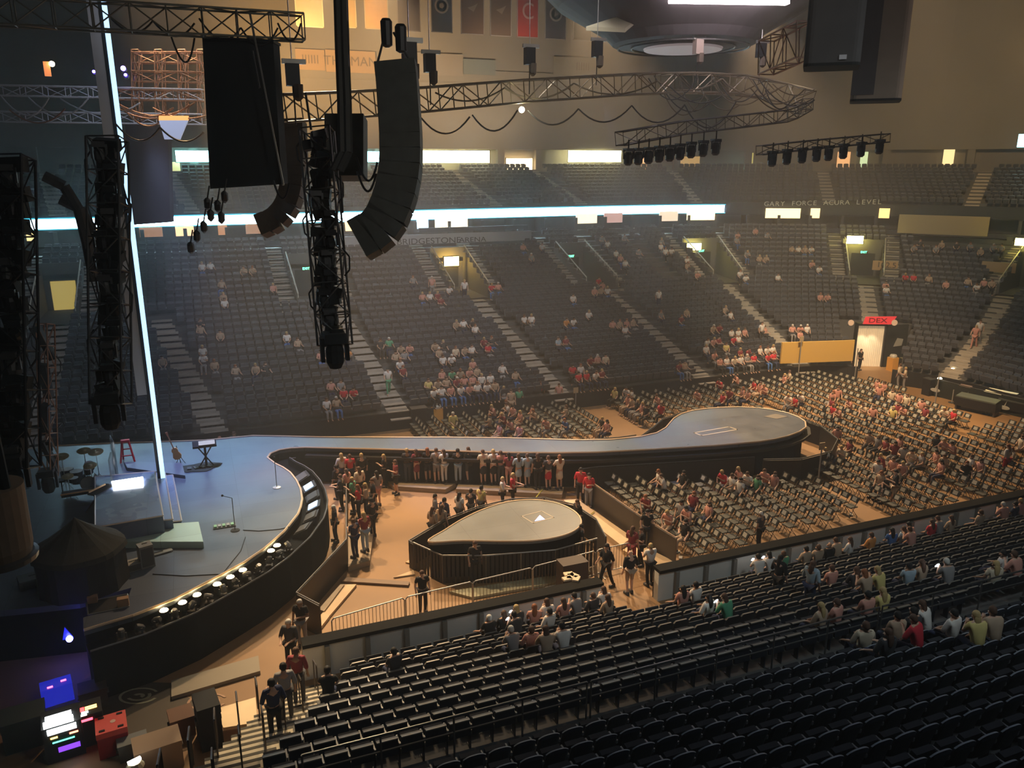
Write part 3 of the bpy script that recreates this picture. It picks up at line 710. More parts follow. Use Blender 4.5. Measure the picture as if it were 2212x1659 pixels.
# tall screen edge
b0 = atz(350, 1062, 1.8)
t = thing('screen_pole', 'tall thin vertical LED screen edge with a bright blue-white strip, standing on the stage', 'LED screen', b0)
rz_ = atan2(b0.y+35, b0.x)-pi/2
c_, s_ = cos(rz_), sin(rz_)
def L2(a, b): return (a*c_-b*s_, a*s_+b*c_)
m = M(); m.prism([L2(-.46, 0), L2(.0, 0), L2(.0, .3), L2(-.46, .3)], 4.2, 20.5); obj('screen_back', m, mat('screen_grey', (.6, .62, .65), .5), t)
m = M(); m.prism([L2(.02, -.06), L2(.19, -.06), L2(.19, .0), L2(.02, .0)], .55, 20.5); obj('light_strip', m, mat('strip_glow', (.45, .72, 1), emit=1.0, ecol=(.42, .68, 1)), t)
m = M(); m.prism([L2(-.10, -.02), L2(.02, -.02), L2(.02, .2), L2(-.10, .2)], .1, 20.5); obj('frame', m, BLACK, t)
obj('foot', M().prism([L2(-.02, -.1), L2(.24, -.1), L2(.24, .16), L2(-.02, .16)], 0, .5), BLACK, t)
# ---------------------------------------------------------------- rigging
def truss(name, pts, lab, wd=.5, ht=.6, bay=.9, m_=GRAPH, r=.03, group=None, cat='truss'):
    """box truss along a polyline: four chords, verticals and diagonals"""
    o = thing(name, lab, cat, pts[0], group=group); P = [Vector(p)-Vector(pts[0]) for p in pts]
    L = [0]
    for a, b in zip(P, P[1:]): L.append(L[-1]+(b-a).length)
    n = max(2, int(L[-1]/bay)); Q = []
    for i in range(n+1):
        s = L[-1]*i/n; k = 0
        while k < len(P)-2 and s > L[k+1]: k += 1
        Q.append(P[k].lerp(P[k+1], (s-L[k])/max(1e-6, L[k+1]-L[k])))
    ch = [[], [], [], []]
    for i, q in enumerate(Q):
        t = (Q[min(n, i+1)]-Q[max(0, i-1)]).normalized()
        up = Vector((0, 0, 1)) if abs(t.z) < .9 else Vector((sin(YAW), cos(YAW), 0))*-1
        sd = t.cross(up).normalized(); up = sd.cross(t).normalized()
        for k, (a, b) in enumerate(((-1, -1), (1, -1), (1, 1), (-1, 1))): ch[k].append(q+sd*a*wd/2+up*b*ht/2)
    m = M()
    for c in ch: m.path(c, r, 5)
    obj('chord', m, m_, o)
    m = M()
    for i in range(n+1):
        for k in range(4): m.tube(ch[k][i], ch[(k+1) % 4][i], r*.6, 4)
    for i in range(n):
        for k in range(4): m.tube(ch[k][i+(i+k) % 2], ch[(k+1) % 4][i+1-(i+k) % 2], r*.6, 4)
    obj('lattice', m, m_, o); return o
def sag(name, a, b, drop, r, m_, lab, group=None, cat='cable', n=10, parent=None):
    a = Vector(a); b = Vector(b); P = [(a.lerp(b, i/n)+Vector((0, 0, -4*drop*(i/n)*(1-i/n))))-a for i in range(n+1)]
    return obj(name, M().path(P, r, 5), m_, parent, a, label=lab, cat=cat, group=group)
BR = mat('orange_lit_metal', (.30, .14, .07), .55, .3, noise=.3)  # orange light on the metal put into its colour
FT = atd(655, 60, 25)
def onY(x, y, Y): return aty(x, y, Y)
a = onY(-60, 20, FT.y); truss('lighting_truss', [(a.x, FT.y, FT.z), (FT.x, FT.y, FT.z)], 'long box truss crossing the top left corner above the black curtain', .6, .75, .95, mat('truss_olive', (.16, .15, .11), .5, .4), .035)
for k, (x0, y0, x1, y1, dr) in enumerate(((240, 40, 330, 45, .35), (330, 45, 420, 50, .4), (430, 40, 520, 60, .45), (520, 60, 600, 60, .5), (600, 50, 650, 50, .5), (370, 80, 420, 82, .7))):
    sag('cable', atd(x0, y0, 24.3), atd(x1, y1, 24.3), dr, .03, RUBBER, 'black cable loop drooping on the upper left truss, %s from the pole' % ORD[k], 'cable loops on the upper left truss')
# black wrapped array under it
def fbox(pix, dep, th, m_, name, parent, org):
    q = [atd(x, y, dep) for x, y in pix]; f_ = Vector((FW.x, FW.y, 0)).normalized()
    vs_ = [p-org for p in q]+[p+f_*th-org for p in q]
    return obj(name, M().add(vs_, [(0, 1, 2, 3), (7, 6, 5, 4), (0, 4, 5, 1), (1, 5, 6, 2), (2, 6, 7, 3), (3, 7, 4, 0)]), m_, parent)
org = atd(520, 400, 24.5); t = thing('hanging_drape', 'large flat black draped panel hanging under the truss, left of the speaker arrays', 'drape', org)
fbox(((437, 86), (590, 92), (609, 398), (454, 408)), 24.5, .7, mat('drape_black', (.014, .015, .016), .95, noise=.4, nscale=1), 'cloth', t, org)
fbox(((436, 80), (591, 86), (591, 92), (437, 86)), 24.4, .8, DARK, 'top_bar', t, org)
sag('cable', atd(540, 30, 23.9), atd(612, 400, 23.9), .0, .035, ALU, 'pale grey cable running down the front of the black draped panel')
org = atd(320, 300, 46); t = thing('hanging_drape', 'dark hanging panel behind the tall screen pole', 'drape', org)
fbox(((270, 262), (362, 262), (368, 480), (285, 486)), 46, .5, mat('drape_brown', (.03, .027, .03), .95), 'cloth', t, org)
# curved line arrays
def array(path, dep, w_, h_, m1, m2_, lab, name='line_array'):
    org = atd(*path[0], dep); t = thing(name, lab, 'speaker array', org)
    hd = Vector((RT.x, RT.y, 0)); f_ = Vector((FW.x, FW.y, 0)).normalized()
    for i, p in enumerate(path):
        q = atd(*p, dep)-org; pa = atd(*path[max(0, i-1)], dep); pb = atd(*path[min(len(path)-1, i+1)], dep)
        tv = (pa-pb).normalized(); tu = (hd-tv*hd.dot(tv)).normalized(); fv = tu.cross(tv)
        mt = Matrix((tu, fv, tv)).transposed()
        m = M(); m.ob(q, (w_/2, .32, h_*.50), mt); m.ob(q-fv*.33, (w_*.36, .02, h_*.40), mt)
        cb = obj('cabinet', m, m1, t)
        obj('rim_bracket', M().ob(q-fv*.34+tv*h_*.46-tu*w_*.2, (w_*.16, .02, .014), mt).ob(q-fv*.34+tv*h_*.46+tu*w_*.25, (w_*.12, .02, .014), mt), m2_, cb)
    return t
SPK = mat('speaker_dark', (.085, .09, .08), .7, noise=.3, nscale=4)
array([(857, 155), (860, 186), (862, 217), (864, 248), (866, 279), (867, 310), (867, 341), (865, 371), (860, 400), (853, 428), (843, 455), (830, 480), (812, 500), (789, 513)], 20, 1.0, .36, SPK, ALU, 'tall curved black speaker array hanging at the centre left, bottom swept to the left')
array([(635, 272), (636, 292), (637, 312), (637, 332), (637, 352), (636, 372), (634, 392), (631, 412), (626, 431), (618, 449), (606, 465), (590, 478), (571, 486)], 27, .72, .31, mat('speaker_brown', (.085, .06, .045), .7, noise=.3), BR, 'brownish curved speaker array hanging beside the black draped panel')
array([(748, 270), (748, 303), (748, 336), (748, 369)], 22, 1.05, .42, SPK, ALU, 'short square speaker cluster of four cabinets left of the tall array', 'speaker_cluster')
m1 = thing('array_bumper', 'black rigging frame and twin chain motors above the tall curved speaker array', 'rigging frame', atd(855, 130, 20))
def lp(x, y, dep, o): return atd(x, y, dep)-o.location
obj('frame', M().tube(lp(815, 138, 20, m1), lp(900, 138, 20, m1), .05, 6).tube(lp(815, 138, 20, m1), lp(835, 60, 20, m1), .03, 5).tube(lp(890, 138, 20, m1), lp(850, 70, 20, m1), .03, 5), GRAPH, m1)
for x, y in ((835, 70), (866, 82), (825, 165)): obj('chain_motor', M().lathe([(.05, -.35), (.14, -.3), (.15, .25), (.1, .32)], 10, lp(x, y, 20, m1)), DARK, m1)
# light towers
def moving_head(m, c, s=1.0, tilt=.3, mi=0):
    m.ob(Vector(c)+Vector((0, 0, .22*s)), (.17*s, .17*s, .08*s), None, mi); m.ob(Vector(c)+Vector((-.2*s, 0, .02*s)), (.03*s, .07*s, .2*s), None, mi); m.ob(Vector(c)+Vector((.2*s, 0, .02*s)), (.03*s, .07*s, .2*s), None, mi)
    m.lathe([(.1*s, -.2*s), (.15*s, -.1*s), (.15*s, .1*s), (.12*s, .2*s)], 9, Vector(c)-Vector((0, 0, .1*s)), mi, rot(0, tilt))
random.seed(5)
def tower(x0, y0, x1, y1, dep, lab, wd=.62, hs=9, m_=GRAPH):
    a, b = atd(x0, y0, dep), atd(x1, y1, dep)
    t = truss('lighting_tower', [a, b], lab, wd, .5, .75, m_, .03)
    f_ = Vector((FW.x, FW.y, 0)).normalized()
    for i in range(hs):
        q = (b-a)*((i+.6)/hs)+RT*random.uniform(-.16, .16)-f_*.1; m = M(); moving_head(m, q, .8, random.uniform(-.8, .8)); obj('spotlight', m, DARK if i % 3 else GRAPH, t)
    m = M()
    for i in range(hs*2):
        q = (b-a)*((i+.5)/(hs*2))+f_*.05+RT*random.uniform(-.1, .1); m.ob(q, (wd*random.uniform(.22, .38), .12, (b-a).length/hs*.24), rot(-YAW, random.uniform(-.3, .3), random.uniform(-.3, .3)))
    obj('cable_core', m, mat('tower_core', (.012, .014, .013), .6), t)
    m = M(); moving_head(m, (b-a)*1.02-f_*.1, 1.5, 0); obj('bottom_spotlight', m, BLACK, t)
    for k in range(5):
        s = 1 if k % 2 else -1; A = (b-a)*(.04+.17*k); q = A+RT*s*.38
        P = [q, q+(b-a)*.04+RT*s*.16, q+(b-a)*.10+RT*s*.14, q+(b-a)*.13]; obj('cable_loop', M().path(P, .022, 5), RUBBER, t)
    return t
tower(684, 280, 724, 745, 20, 'dark lighting tower hanging between the two curved speaker arrays', .75, 11)
tower(232, 300, 240, 872, 19, 'dark lighting tower hanging left of the bright screen pole', .75, 12)
tower(18, 340, 30, 1010, 17, 'black lighting tower at the left edge of the picture', .85, 10, DARK)
tower(98, 700, 106, 1030, 30, 'slim orange-lit truss tower standing at the back of the stage', .4, 2, BR)
# thick cable bundle
o = thing('cable_bundle', 'thick black cable bundle hanging down from the roof beside the tall speaker array', 'cables', atd(735, 0, 19))
for x0, x1, x2, rr in ((728, 737, 745, .10), (741, 750, 758, .11)):
    m = M(); m.path([lp(x0, -30, 19, o), lp((x0+x1)/2, 120, 19, o), lp(x1, 230, 19, o), lp(x2-6, 330, 19, o), lp(x2-24, 368, 19, o)], rr, 7); obj('strand', m, mat('cable_grey', (.035, .033, .028), .6), o)
for k, (x0, y0, x1, y1, dr) in enumerate(((770, 340, 815, 350, .5), (772, 370, 812, 375, .45), (660, 200, 672, 280, .0), (735, 380, 740, 460, 0), (590, 390, 625, 395, .4), (545, 110, 560, 190, 0))):
    sag('cable', atd(x0, y0, 19.6), atd(x1, y1, 19.6), dr, .03, RUBBER, 'black loose cable near the hanging speakers, %s of six' % ORD[k], 'loose cables by the speakers')
# main truss sweeping over the catwalk
TR_ = mat('truss_warm', (.20, .17, .12), .45, .5)
pts = [atd(600, 235, 26), atd(760, 226, 28), atd(910, 216, 30), atd(1130, 197, 33), atd(1370, 182, 36), atd(1500, 179, 38), atd(1600, 184, 39.5), atd(1690, 198, 39.5), atd(1745, 215, 38.5)]
truss('overhead_truss', pts, 'long curved truss sweeping over the catwalk, hung with cables and hoists', .9, .85, 1.15, TR_, .045)
pts = [atd(1745, 225, 38), atd(1700, 250, 36), atd(1600, 262, 34), atd(1480, 275, 32.5), atd(1338, 300, 31)]
truss('lamp_truss', pts, 'lower dark truss loop carrying the left row of hanging spotlights', .5, .5, 1.0, mat('truss_dim', (.09, .085, .08), .5, .5), .03)
pts = [atd(1640, 325, 33), atd(1760, 312, 34), atd(1915, 298, 35.5)]
truss('lamp_truss', pts, 'lower dark truss carrying the right row of hanging spotlights', .4, .35, 1.0, mat('truss_dim'), .03)
LAMPB = mat('lamp_black', (.012, .012, .014), .5)
def hangers(L_, dep0, dep1, lab, grp):
    for i, (x, y) in enumerate(L_):
        dep = dep0+(dep1-dep0)*i/(len(L_)-1); p = atd(x, y, dep); t = thing('spotlight', lab % ORD[i], 'spotlight', p, group=grp)
        obj('clamp', M().tube((0, 0, .25), (0, 0, .62), .03, 5).box(-.16, -.16, .18, .16, .16, .3), DARK, t)
        obj('yoke', M().tube((-.2, 0, .22), (-.2, 0, -.1), .03, 5).tube((-.2, 0, .22), (.2, 0, .22), .03, 5).tube((.2, 0, .22), (.2, 0, -.1), .03, 5), DARK, t)
        obj('head', M().lathe([(.09, -.34), (.17, -.26), (.18, .05), (.12, .17)], 10), LAMPB, t)
hangers([(1357, 338), (1379, 337), (1401, 335), (1424, 332), (1447, 330), (1469, 327), (1493, 323), (1519, 320), (1546, 317)], 31, 32.5, 'black spotlight hanging in the left lamp row, %s from the left', 'left row of hanging spotlights')
hangers([(1668, 342), (1700, 338), (1733, 335), (1764, 332), (1790, 330), (1822, 326), (1860, 322), (1900, 316)], 33, 35.2, 'black spotlight hanging in the right lamp row, %s from the left', 'right row of hanging spotlights')
# swags under the overhead truss
for k, (x0, y0, x1, y1, dr, dep) in enumerate(((910, 255, 1015, 252, .6, 31), (1020, 248, 1118, 238, .7, 32), (1140, 238, 1250, 235, .6, 33), (1250, 235, 1365, 228, .6, 34), (1365, 228, 1480, 226, .7, 34), (1480, 228, 1590, 220, 1.0, 35), (940, 200, 1090, 190, .4, 32), (1090, 190, 1240, 180, .5, 33), (1240, 180, 1420, 175, .5, 35), (1420, 175, 1560, 170, .45, 37), (1560, 170, 1690, 185, .6, 38), (250, 268, 345, 275, .5, 28), (345, 275, 440, 285, .4, 28))):
    sag('cable_swag', atd(x0, y0, dep), atd(x1, y1, dep), dr, .035, TR_ if k > 5 else GRAPH, 'cable hanging in a shallow arc along the overhead truss, %s of thirteen' % ORD[k], 'cable swags along the overhead truss')
random.seed(21)
for k in range(16):
    x0 = random.uniform(1400, 1690); y0 = random.uniform(150, 200)+(x0-1400)*.05; x1 = x0+random.uniform(60, 140); dep = 36+k*.1
    sag('loose_cable', atd(x0, y0, dep), atd(min(x1, 1760), y0+random.uniform(-5, 50), dep), random.uniform(.3, 1.1), .028, TR_ if k % 2 else GRAPH, 'loose cable in the tangle at the right end of the overhead truss, %s' % ORD[k], 'tangled cables at the right of the overhead truss')
for k in range(9):
    x0 = (0, 60, 130, 230, 250, 255, 262, 330, 20)[k]; x1 = x0+random.uniform(100, 180); y0 = 205+k*4; dep = 31
    sag('loose_cable', atd(x0, y0, dep), atd(x1, y0+random.uniform(-8, 10), dep), random.uniform(.3, .8), .03, BR if k > 2 else mat('truss_maroon'), 'loose rust-lit cable under the upper left truss grid, %s' % ORD[k], 'cables under the orange-lit truss grid')
p = atd(1127, 237, 32.6); obj('bright_lamp', M().sph((0, 0, 0), .12, 10), mat('lamp_glare', (1, .95, .7), emit=60, ecol=(1, .9, .6)), None, p, label='tiny dazzling white lamp hanging under the overhead truss', cat='lamp')
# hoists on chains
for k, (x, y, dep) in enumerate(((884, 115, 24), (928, 135, 30), (1144, 120, 33), (1290, 105, 35), (1508, 100, 38), (1644, 108, 39), (632, 160, 25))):
    p = atd(x, y, dep); t = thing('chain_hoist', 'dark chain hoist on a thin chain above the overhead truss, %s of seven' % ORD[k], 'hoist', p, group='chain hoists above the overhead truss')
    obj('motor_body', M().box(-.2, -.17, -.35, .2, .17, .3), DARK if k not in (4,) else mat('hoist_tan', (.30, .24, .2), .6), t)
    obj('chain_bag', M().lathe([(.05, -.8), (.16, -.7), (.17, -.3)], 8, (.12, -.05, 0)), mat('bag_cloth', (.1, .08, .06), .9), t)
    obj('cross_bar', M().box(-.3, -.06, .3, .42, .06, .44), ALU, t)
    obj('chain', M().tube((0, 0, .3), (0, 0, 33-p.z-.05), .018, 4), STEEL, t)
    obj('hook_line', M().tube((0, 0, -.35), (0, 0, -1.5), .025, 4), DARK, t)
# orange-lit scaffold at the left back
org = atd(360, 240, 34)
for k, (x0, y0, x1, y1) in enumerate(((290, 125, 440, 125), (290, 165, 440, 168), (255, 205, 440, 208), (0, 195, 440, 205), (0, 252, 440, 258))):
    truss('scaffold_truss', [atd(x0, y0, 33), atd(x1, y1, 33)], 'rust-coloured horizontal truss in the orange-lit grid at the upper left, %s from the top' % ORD[k], .4, .4, .9, BR if k < 3 else mat('truss_maroon', (.10, .03, .02), .6, .3), .028, 'orange-lit truss grid')
for k, x in enumerate((295, 345, 395, 436)):
    truss('scaffold_post', [atd(x, 110, 33), atd(x+2, 258, 33)], 'rust-coloured upright in the orange-lit grid at the upper left, %s from the left' % ORD[k], .3, .3, .8, BR, .025, 'uprights of the orange-lit truss grid')
p = atd(372, 262, 31); t = thing('hanging_banner', 'small white and orange tapered panel hanging under the orange-lit grid', 'panel', p)
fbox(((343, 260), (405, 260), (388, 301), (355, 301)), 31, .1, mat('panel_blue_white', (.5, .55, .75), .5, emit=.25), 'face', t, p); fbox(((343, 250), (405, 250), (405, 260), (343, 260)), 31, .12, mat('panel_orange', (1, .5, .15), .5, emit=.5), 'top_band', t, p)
for k, (x, y) in enumerate(((204, 156), (267, 149), (272, 163))):
    p = atd(x, y, 34); t = thing('led_spot', 'small blue LED spotlight dot in the dark upper left, %s from the left' % ORD[k], 'LED light', p, group='blue LED spots at the upper left')
    obj('housing', M().lathe([(.1, 0), (.14, .12), (.14, .2)], 8, (0, 0, 0), 0, rot(0, -pi/2)), DARK, t); obj('lens', M().sph((0, -.28, .0), .10 if k == 1 else .06, 8), mat('blue_led', (.2, .1, 1), emit=40, ecol=(.14, .08, 1)), t)
p = atd(112, 138, 35); t = thing('club_lamp', 'warm round lamp beside an orange streak in the dark upper left', 'lamp', p)
obj('bulb', M().sph((0, 0, 0), .12, 8), mat('warm_bulb', (1, .85, .5), emit=8), t); obj('shade', M().box(-.35, .1, -.5, -.1, .2, .1), mat('shade_orange', (.8, .25, .08), .6, emit=.5), t)
# ceiling banners
BAN = [(640, 700, 57, (.42, .36, .22)), (752, 771, 60, (.55, .38, .18)), (789, 840, 62, (.75, .45, .20)), (859, 909, 66, (.15, .12, .12)), (932, 978, 69, (.10, .10, .13)), (996, 1046, 73, (.24, .15, .10)), (1059, 1105, 77, (.22, .14, .09)),  # left three cloths carry the orange light in their colour
       (1117, 1163, 80, (.60, .05, .03)), (1177, 1223, 84, (.13, .11, .13)), (1238, 1278, 86, (.12, .11, .09))]
BT = ('pale plain', 'tan plain', 'bright orange-lit plain', 'grey-violet plain', 'dark blue banner with white ring', 'brown with faint wing mark', 'brown with faint feather mark', 'bright red with pale letter C', 'grey-blue with white drop in a ring', 'grey with small pale shield')
WB = mat('banner_white', (.42, .38, .36), .8)
for k, (x0, x1, y, c) in enumerate(BAN):
    a, b = aty(x0, y, 36), aty(x1, y, 36); wd_ = b.x-a.x; p = (a.x, 36, a.z); h = 5.2
    t = thing('hanging_banner', '%s banner hanging from the roof, top row' % BT[k].replace(' banner', ''), 'banner', p, group='banners hanging from the roof')
    obj('cloth', M().box(0, 0, 0, wd_, .05, h), mat('banner_%d' % k, c, .85, noise=.1), t)
    m = M()
    for q in ((0, -.01, 0, .07, .0, h), (wd_-.07, -.01, 0, wd_, .0, h), (0, -.01, 0, wd_, .0, .07)): m.box(*q)
    obj('border', m, WB if k > 2 else mat('banner_trim_lit', (.6, .5, .33), .8), t)  # left three borders use a lit copy, orange light in its colour
    rg = M(); cx_, cz_ = wd_/2, 2.1
    if k in (4, 8):
        rg.lathe([(.62, -.02), (.62, 0), (.46, 0), (.46, -.02)], 20, (cx_, -.02, cz_), 0, rot(0, pi/2)); rg.lathe([(.25, -.02), (.25, 0)], 5 if k == 4 else 3, (cx_, -.02, cz_), 0, rot(0, pi/2)); obj('emblem', rg, WB, t)
    if k == 7: text('emblem', 'C', 1.9, (cx_, -.03, cz_), 0, mat('banner_pink', (.75, .4, .36), .8), t, sx=.9)
    if k in (5, 6, 9): rg.add([(cx_-.45, -.02, cz_), (cx_+.1, -.02, cz_-.3), (cx_+.5, -.02, cz_+.4), (cx_, -.02, cz_+.15), (cx_-.45, .0, cz_), (cx_+.1, .0, cz_-.3), (cx_+.5, .0, cz_+.4), (cx_, .0, cz_+.15)], M.BF); obj('emblem', rg, mat('banner_faint', (.4, .3, .22), .8), t)
# small lettering boards on the back wall
for k, (x0, x1, y0, y1, s, c) in enumerate(((640, 700, 108, 150, 'IIIIII', (.36, .24, .13)), (705, 810, 112, 155, 'THE MAN', (.37, .25, .14)), (880, 1000, 118, 160, '', (.24, .21, .17)), (1000, 1070, 130, 160, '', (.16, .18, .17)), (1195, 1320, 128, 162, 'IIIIII', (.22, .2, .15)))):
    p = aty(x0, y1, 44.55); q = aty(x1, y0, 44.55)
    t = thing('wall_board', '%s board in the lettering strip high on the back wall' % ('pale tan', 'tan lettered', 'plain olive', 'bluish', 'dim lettered')[k], 'sign', (p.x, 44.5, p.z), group='boards high on the back wall')
    obj('board', M().box(0, 0, 0, q.x-p.x, .05, q.z-p.z), mat('wboard_%d' % k, c, .9), t)
    if s: text('lettering', s, (q.z-p.z)*.6, ((q.x-p.x)/2, -.02, (q.z-p.z)/2), 0, mat('dim_letters', (.16, .12, .08), .9), t)
# scoreboard
c = atd(1475, 104, 41); t = thing('scoreboard', 'big dark bell-shaped centre scoreboard with a pale round underside and glowing screen', 'scoreboard', c)
SB = mat('scoreboard_grey', (.06, .055, .06), .7)
obj('shell', M().lathe([(2.1, 0), (3.6, .15), (4.0, .55), (4.6, .9), (6.4, 1.9), (7.4, 2.8), (7.5, 5)], 36), SB, t)
obj('underside_disc', M().lathe([(1.95, -.12), (2.0, -.02)], 30), mat('disc_pale', (.50, .48, .50), .6, emit=.12, ecol=(.6, .5, .5)), t)
m = M()
for r_ in (2.6, 3.3):
    P = [(r_*cos(2*pi*i/30), r_*sin(2*pi*i/30), .0) for i in range(31)]; m.path(P, .05, 5)
obj('ring', m, GRAPH, t)
a, b = atd(1450, 4, 35)-c, atd(1706, 8, 35)-c
obj('screen', M().add([a, b, b+Vector((0, .3, 2.2)), a+Vector((0, .3, 2.2)), a+Vector((.1, .4, 0)), b+Vector((.1, .4, 0)), b+Vector((.1, .7, 2.2)), a+Vector((.1, .7, 2.2))], [(0, 1, 2, 3), (7, 6, 5, 4), (0, 4, 5, 1)]), mat('score_screen', (1, .9, .92), emit=14, ecol=(1, .82, .86)), t)
fbx = [atd(x, y, 38)-c for x, y in ((1266, 66), (1350, 70), (1385, 40), (1325, 47))]
obj('wing', M().add(fbx+[p+Vector((0, 0, .18)) for p in fbx], M.BF), mat('wing_olive', (.25, .24, .16), .6), t)
truss('catwalk_truss', [atd(1655, 125, 24), atd(1738, 85, 22)], 'pinkish ladder truss slanting up beside the big dark hanging box', .5, .95, .55, mat('truss_pink', (.45, .32, .28), .5, .4), .03)
# hanging wrapped clusters at the top right
def roundbox(w_, d_, r_, n=4):
    out = []
    for cx_, cy_, a0 in ((w_-r_, d_-r_, 0), (r_, d_-r_, 90), (r_, r_, 180), (w_-r_, r_, 270)):
        for i in range(n+1): a = R(a0+90*i/n); out.append((cx_+r_*cos(a), cy_+r_*sin(a)))
    return out
WR1 = mat('wrap_dark', (.07, .065, .068), .9, noise=.2); WR2 = mat('wrap_tan_lit', (.22, .18, .145), .9, noise=.15)  # tan wrap: warm light on the cover put into its colour
for nm, (xa, ya), wp, dep, lab in (('speaker_shroud', (1735, 137), 115, 17, 'huge dark rounded box hanging at the top right, nearer of two'), ('speaker_shroud', (1836, 214), 102, 22, 'tall brown-grey rounded box hanging at the top right behind the dark one')):
    p = atd(xa, ya, dep); w_ = wp/F*dep; t = thing(nm, lab, 'speaker cover', p, -YAW-R(20) if dep == 17 else -YAW-R(22))
    obj('wrap', M().prism(roundbox(w_*1.0, 1.25, .16), 0, 14), WR1 if dep == 17 else WR2, t)
    obj('bottom_rim', M().prism(roundbox(w_*1.0, 1.25, .16), -.06, 0), BLACK, t)
    if dep == 17: obj('label_patch', M().box(w_*.62, -.02, .05, w_*.75, 0, .14), mat('patch_pale', (.5, .5, .55), .6), t)
    else: obj('shaded_face', M().box(0, -.02, .1, w_*.45, 0, 14), WR1, t)  # darker face of the cover, shade put into its colour
# lower left hanging scrim drum
c = atd(5, 1212, 15); t = thing('hanging_drum', 'large hanging tan drum-shaped cover with dark rims at the left edge', 'drum cover', c)
obj('cloth', M().lathe([(.50, .1), (.55, .3), (.56, 1.5)], 24), mat('drum_tan', (.34, .24, .16), .9, noise=.2), t)
obj('rim', M().lathe([(.48, -.02), (.6, .02), (.62, .12), (.55, .14)], 24), mat('rim_grey', (.2, .2, .2), .4, .4), t)
obj('post', M().tube((.3, -.2, 1.4), (.05, -.2, 10.5), .1, 6), BLACK, t)
# shadowy scoops hung on the left
for k, (x, y, dep) in enumerate(((95, 380, 24), (130, 430, 25))):
    c = atd(x, y, dep); t = thing('curved_arm', 'dark curved hanging arm near the left edge, %s' % ('nearer' if k == 0 else 'farther'), 'arm', c)
    obj('arm', M().path([(0, 0, 0), (.5, 0, -.3), (.8, 0, -1.0), (.9, 0, -2.0), (.95, 0, -3.2)], .16, 7), mat('arm_dark', (.03, .028, .03), .7), t)
# leafy dangling clamps
for k, (x, y) in enumerate(((485, 425), (470, 445), (455, 465), (440, 490), (425, 510), (412, 535), (478, 470), (448, 440))):
    c = atd(x, y, 23); obj('clamp_light', M().lathe([(.03, -.2), (.10, -.1), (.1, .1), (.04, .18)], 7, (0, 0, 0), 0, rot(0, .5)).tube((0, 0, .1), (.1, 0, .5), .02, 4), LAMPB, None, c, label='small black lamp in the slanting string below the draped panel, %s' % ORD[k], cat='lamp', group='string of black lamps below the draped panel')
# ---------------------------------------------------------------- things on the floor and the stage
def W(x, y, z=0): return atz(x, y, z)
def wall_run(name, pts, h, lab, cat, m_, capm, th=.05, slats=False):
    o = thing(name, lab, cat, (pts[0][0], pts[0][1], 0)); P = [(p[0]-pts[0][0], p[1]-pts[0][1]) for p in pts]
    m = M(); cp = M()
    for a, b in zip(P, P[1:]):
        L = hypot(b[0]-a[0], b[1]-a[1]); q = atan2(b[1]-a[1], b[0]-a[0]); c = ((a[0]+b[0])/2, (a[1]+b[1])/2)
        if slats:
            n = int(L/.16)
            for i in range(n): t = (i+.5)/n; m.ob((a[0]+(b[0]-a[0])*t, a[1]+(b[1]-a[1])*t, h/2), (.055, .012, h/2-.04), rot(q))
        else: m.ob((*c, h/2-.03), (L/2, th/2, h/2-.03), rot(q))
        cp.tube((*a, h), (*b, h), .028, 6)
        for e in range(int(L/1.2)+1):
            t = e/max(1, int(L/1.2)); x = a[0]+(b[0]-a[0])*t; y = a[1]+(b[1]-a[1])*t; cp.tube((x, y, 0), (x, y, h), .02, 4)
    obj('panels', m, m_, o); obj('top_rail', cp, capm, o); return o
BAR = mat('barricade_black', (.022, .02, .017), .55, .2)
wall_run('barricade', [W(1250, 1012, 1.2), W(1290, 1006, 1.2), W(1460, 996, 1.2), W(1630, 985, 1.2)], 1.15, 'black barricade with thin metal top rail along the catwalk, before the folding chairs', 'barricade', BAR, GRAPH)
cc = (26.4, -2.3); wall_run('barricade', [(24.7, -5.6), (26.5, -6.2), (28.6, -5.9), (30.2, -4.6), (30.9, -2.6), (30.6, -.4), (29.2, 1.2), (27.3, 2.0), (25.3, 2.3), (23.6, 1.7), (22.3, .6), (21.0, -.4)], 1.12, 'black curved barricade around the round end of the catwalk', 'barricade', BAR, GRAPH)
wall_run('barricade', [(9.4, 3.9), (11.4, 3.2), (14.2, 1.9), (17.0, .3), (19.8, -.2), (20.8, -.2)], 1.12, 'black barricade along the far side of the catwalk', 'barricade', BAR, GRAPH)
tp = [W(*p, 1.15) for p in ((893, 1172), (955, 1200), (1050, 1200), (1200, 1188), (1290, 1163))]
ring = [(p.x, p.y) for p in tp]
wall_run('barricade', ring[:2]+ring[1:2], 1.15, 'black slatted barricade corner at the tip of the teardrop stage', 'barricade', BAR, GRAPH, slats=True) if False else None
wall_run('barricade', ring, 1.15, 'black slatted barricade in front of the small teardrop stage', 'barricade', BAR, ALU, slats=True)
wall_run('barricade', [ring[0], (6.6, -7.7), (8.4, -6.4), (10.0, -5.75), (11.6, -5.5), (13.0, -5.9), (13.9, -7.0), (14.1, -8.6), (13.7, -10.2)], 1.12, 'black barricade around the back of the small teardrop stage', 'barricade', BAR, GRAPH)
wall_run('barricade', [(p.x, p.y) for p in (W(748, 1045, 1.2), W(748, 1165, 1.2), W(640, 1280, 1.2), W(690, 1306, 1.2))], 1.2, 'dark barricade between the main stage front and the standing pit', 'barricade', mat('barricade_brown', (.05, .04, .03), .5), GRAPH)
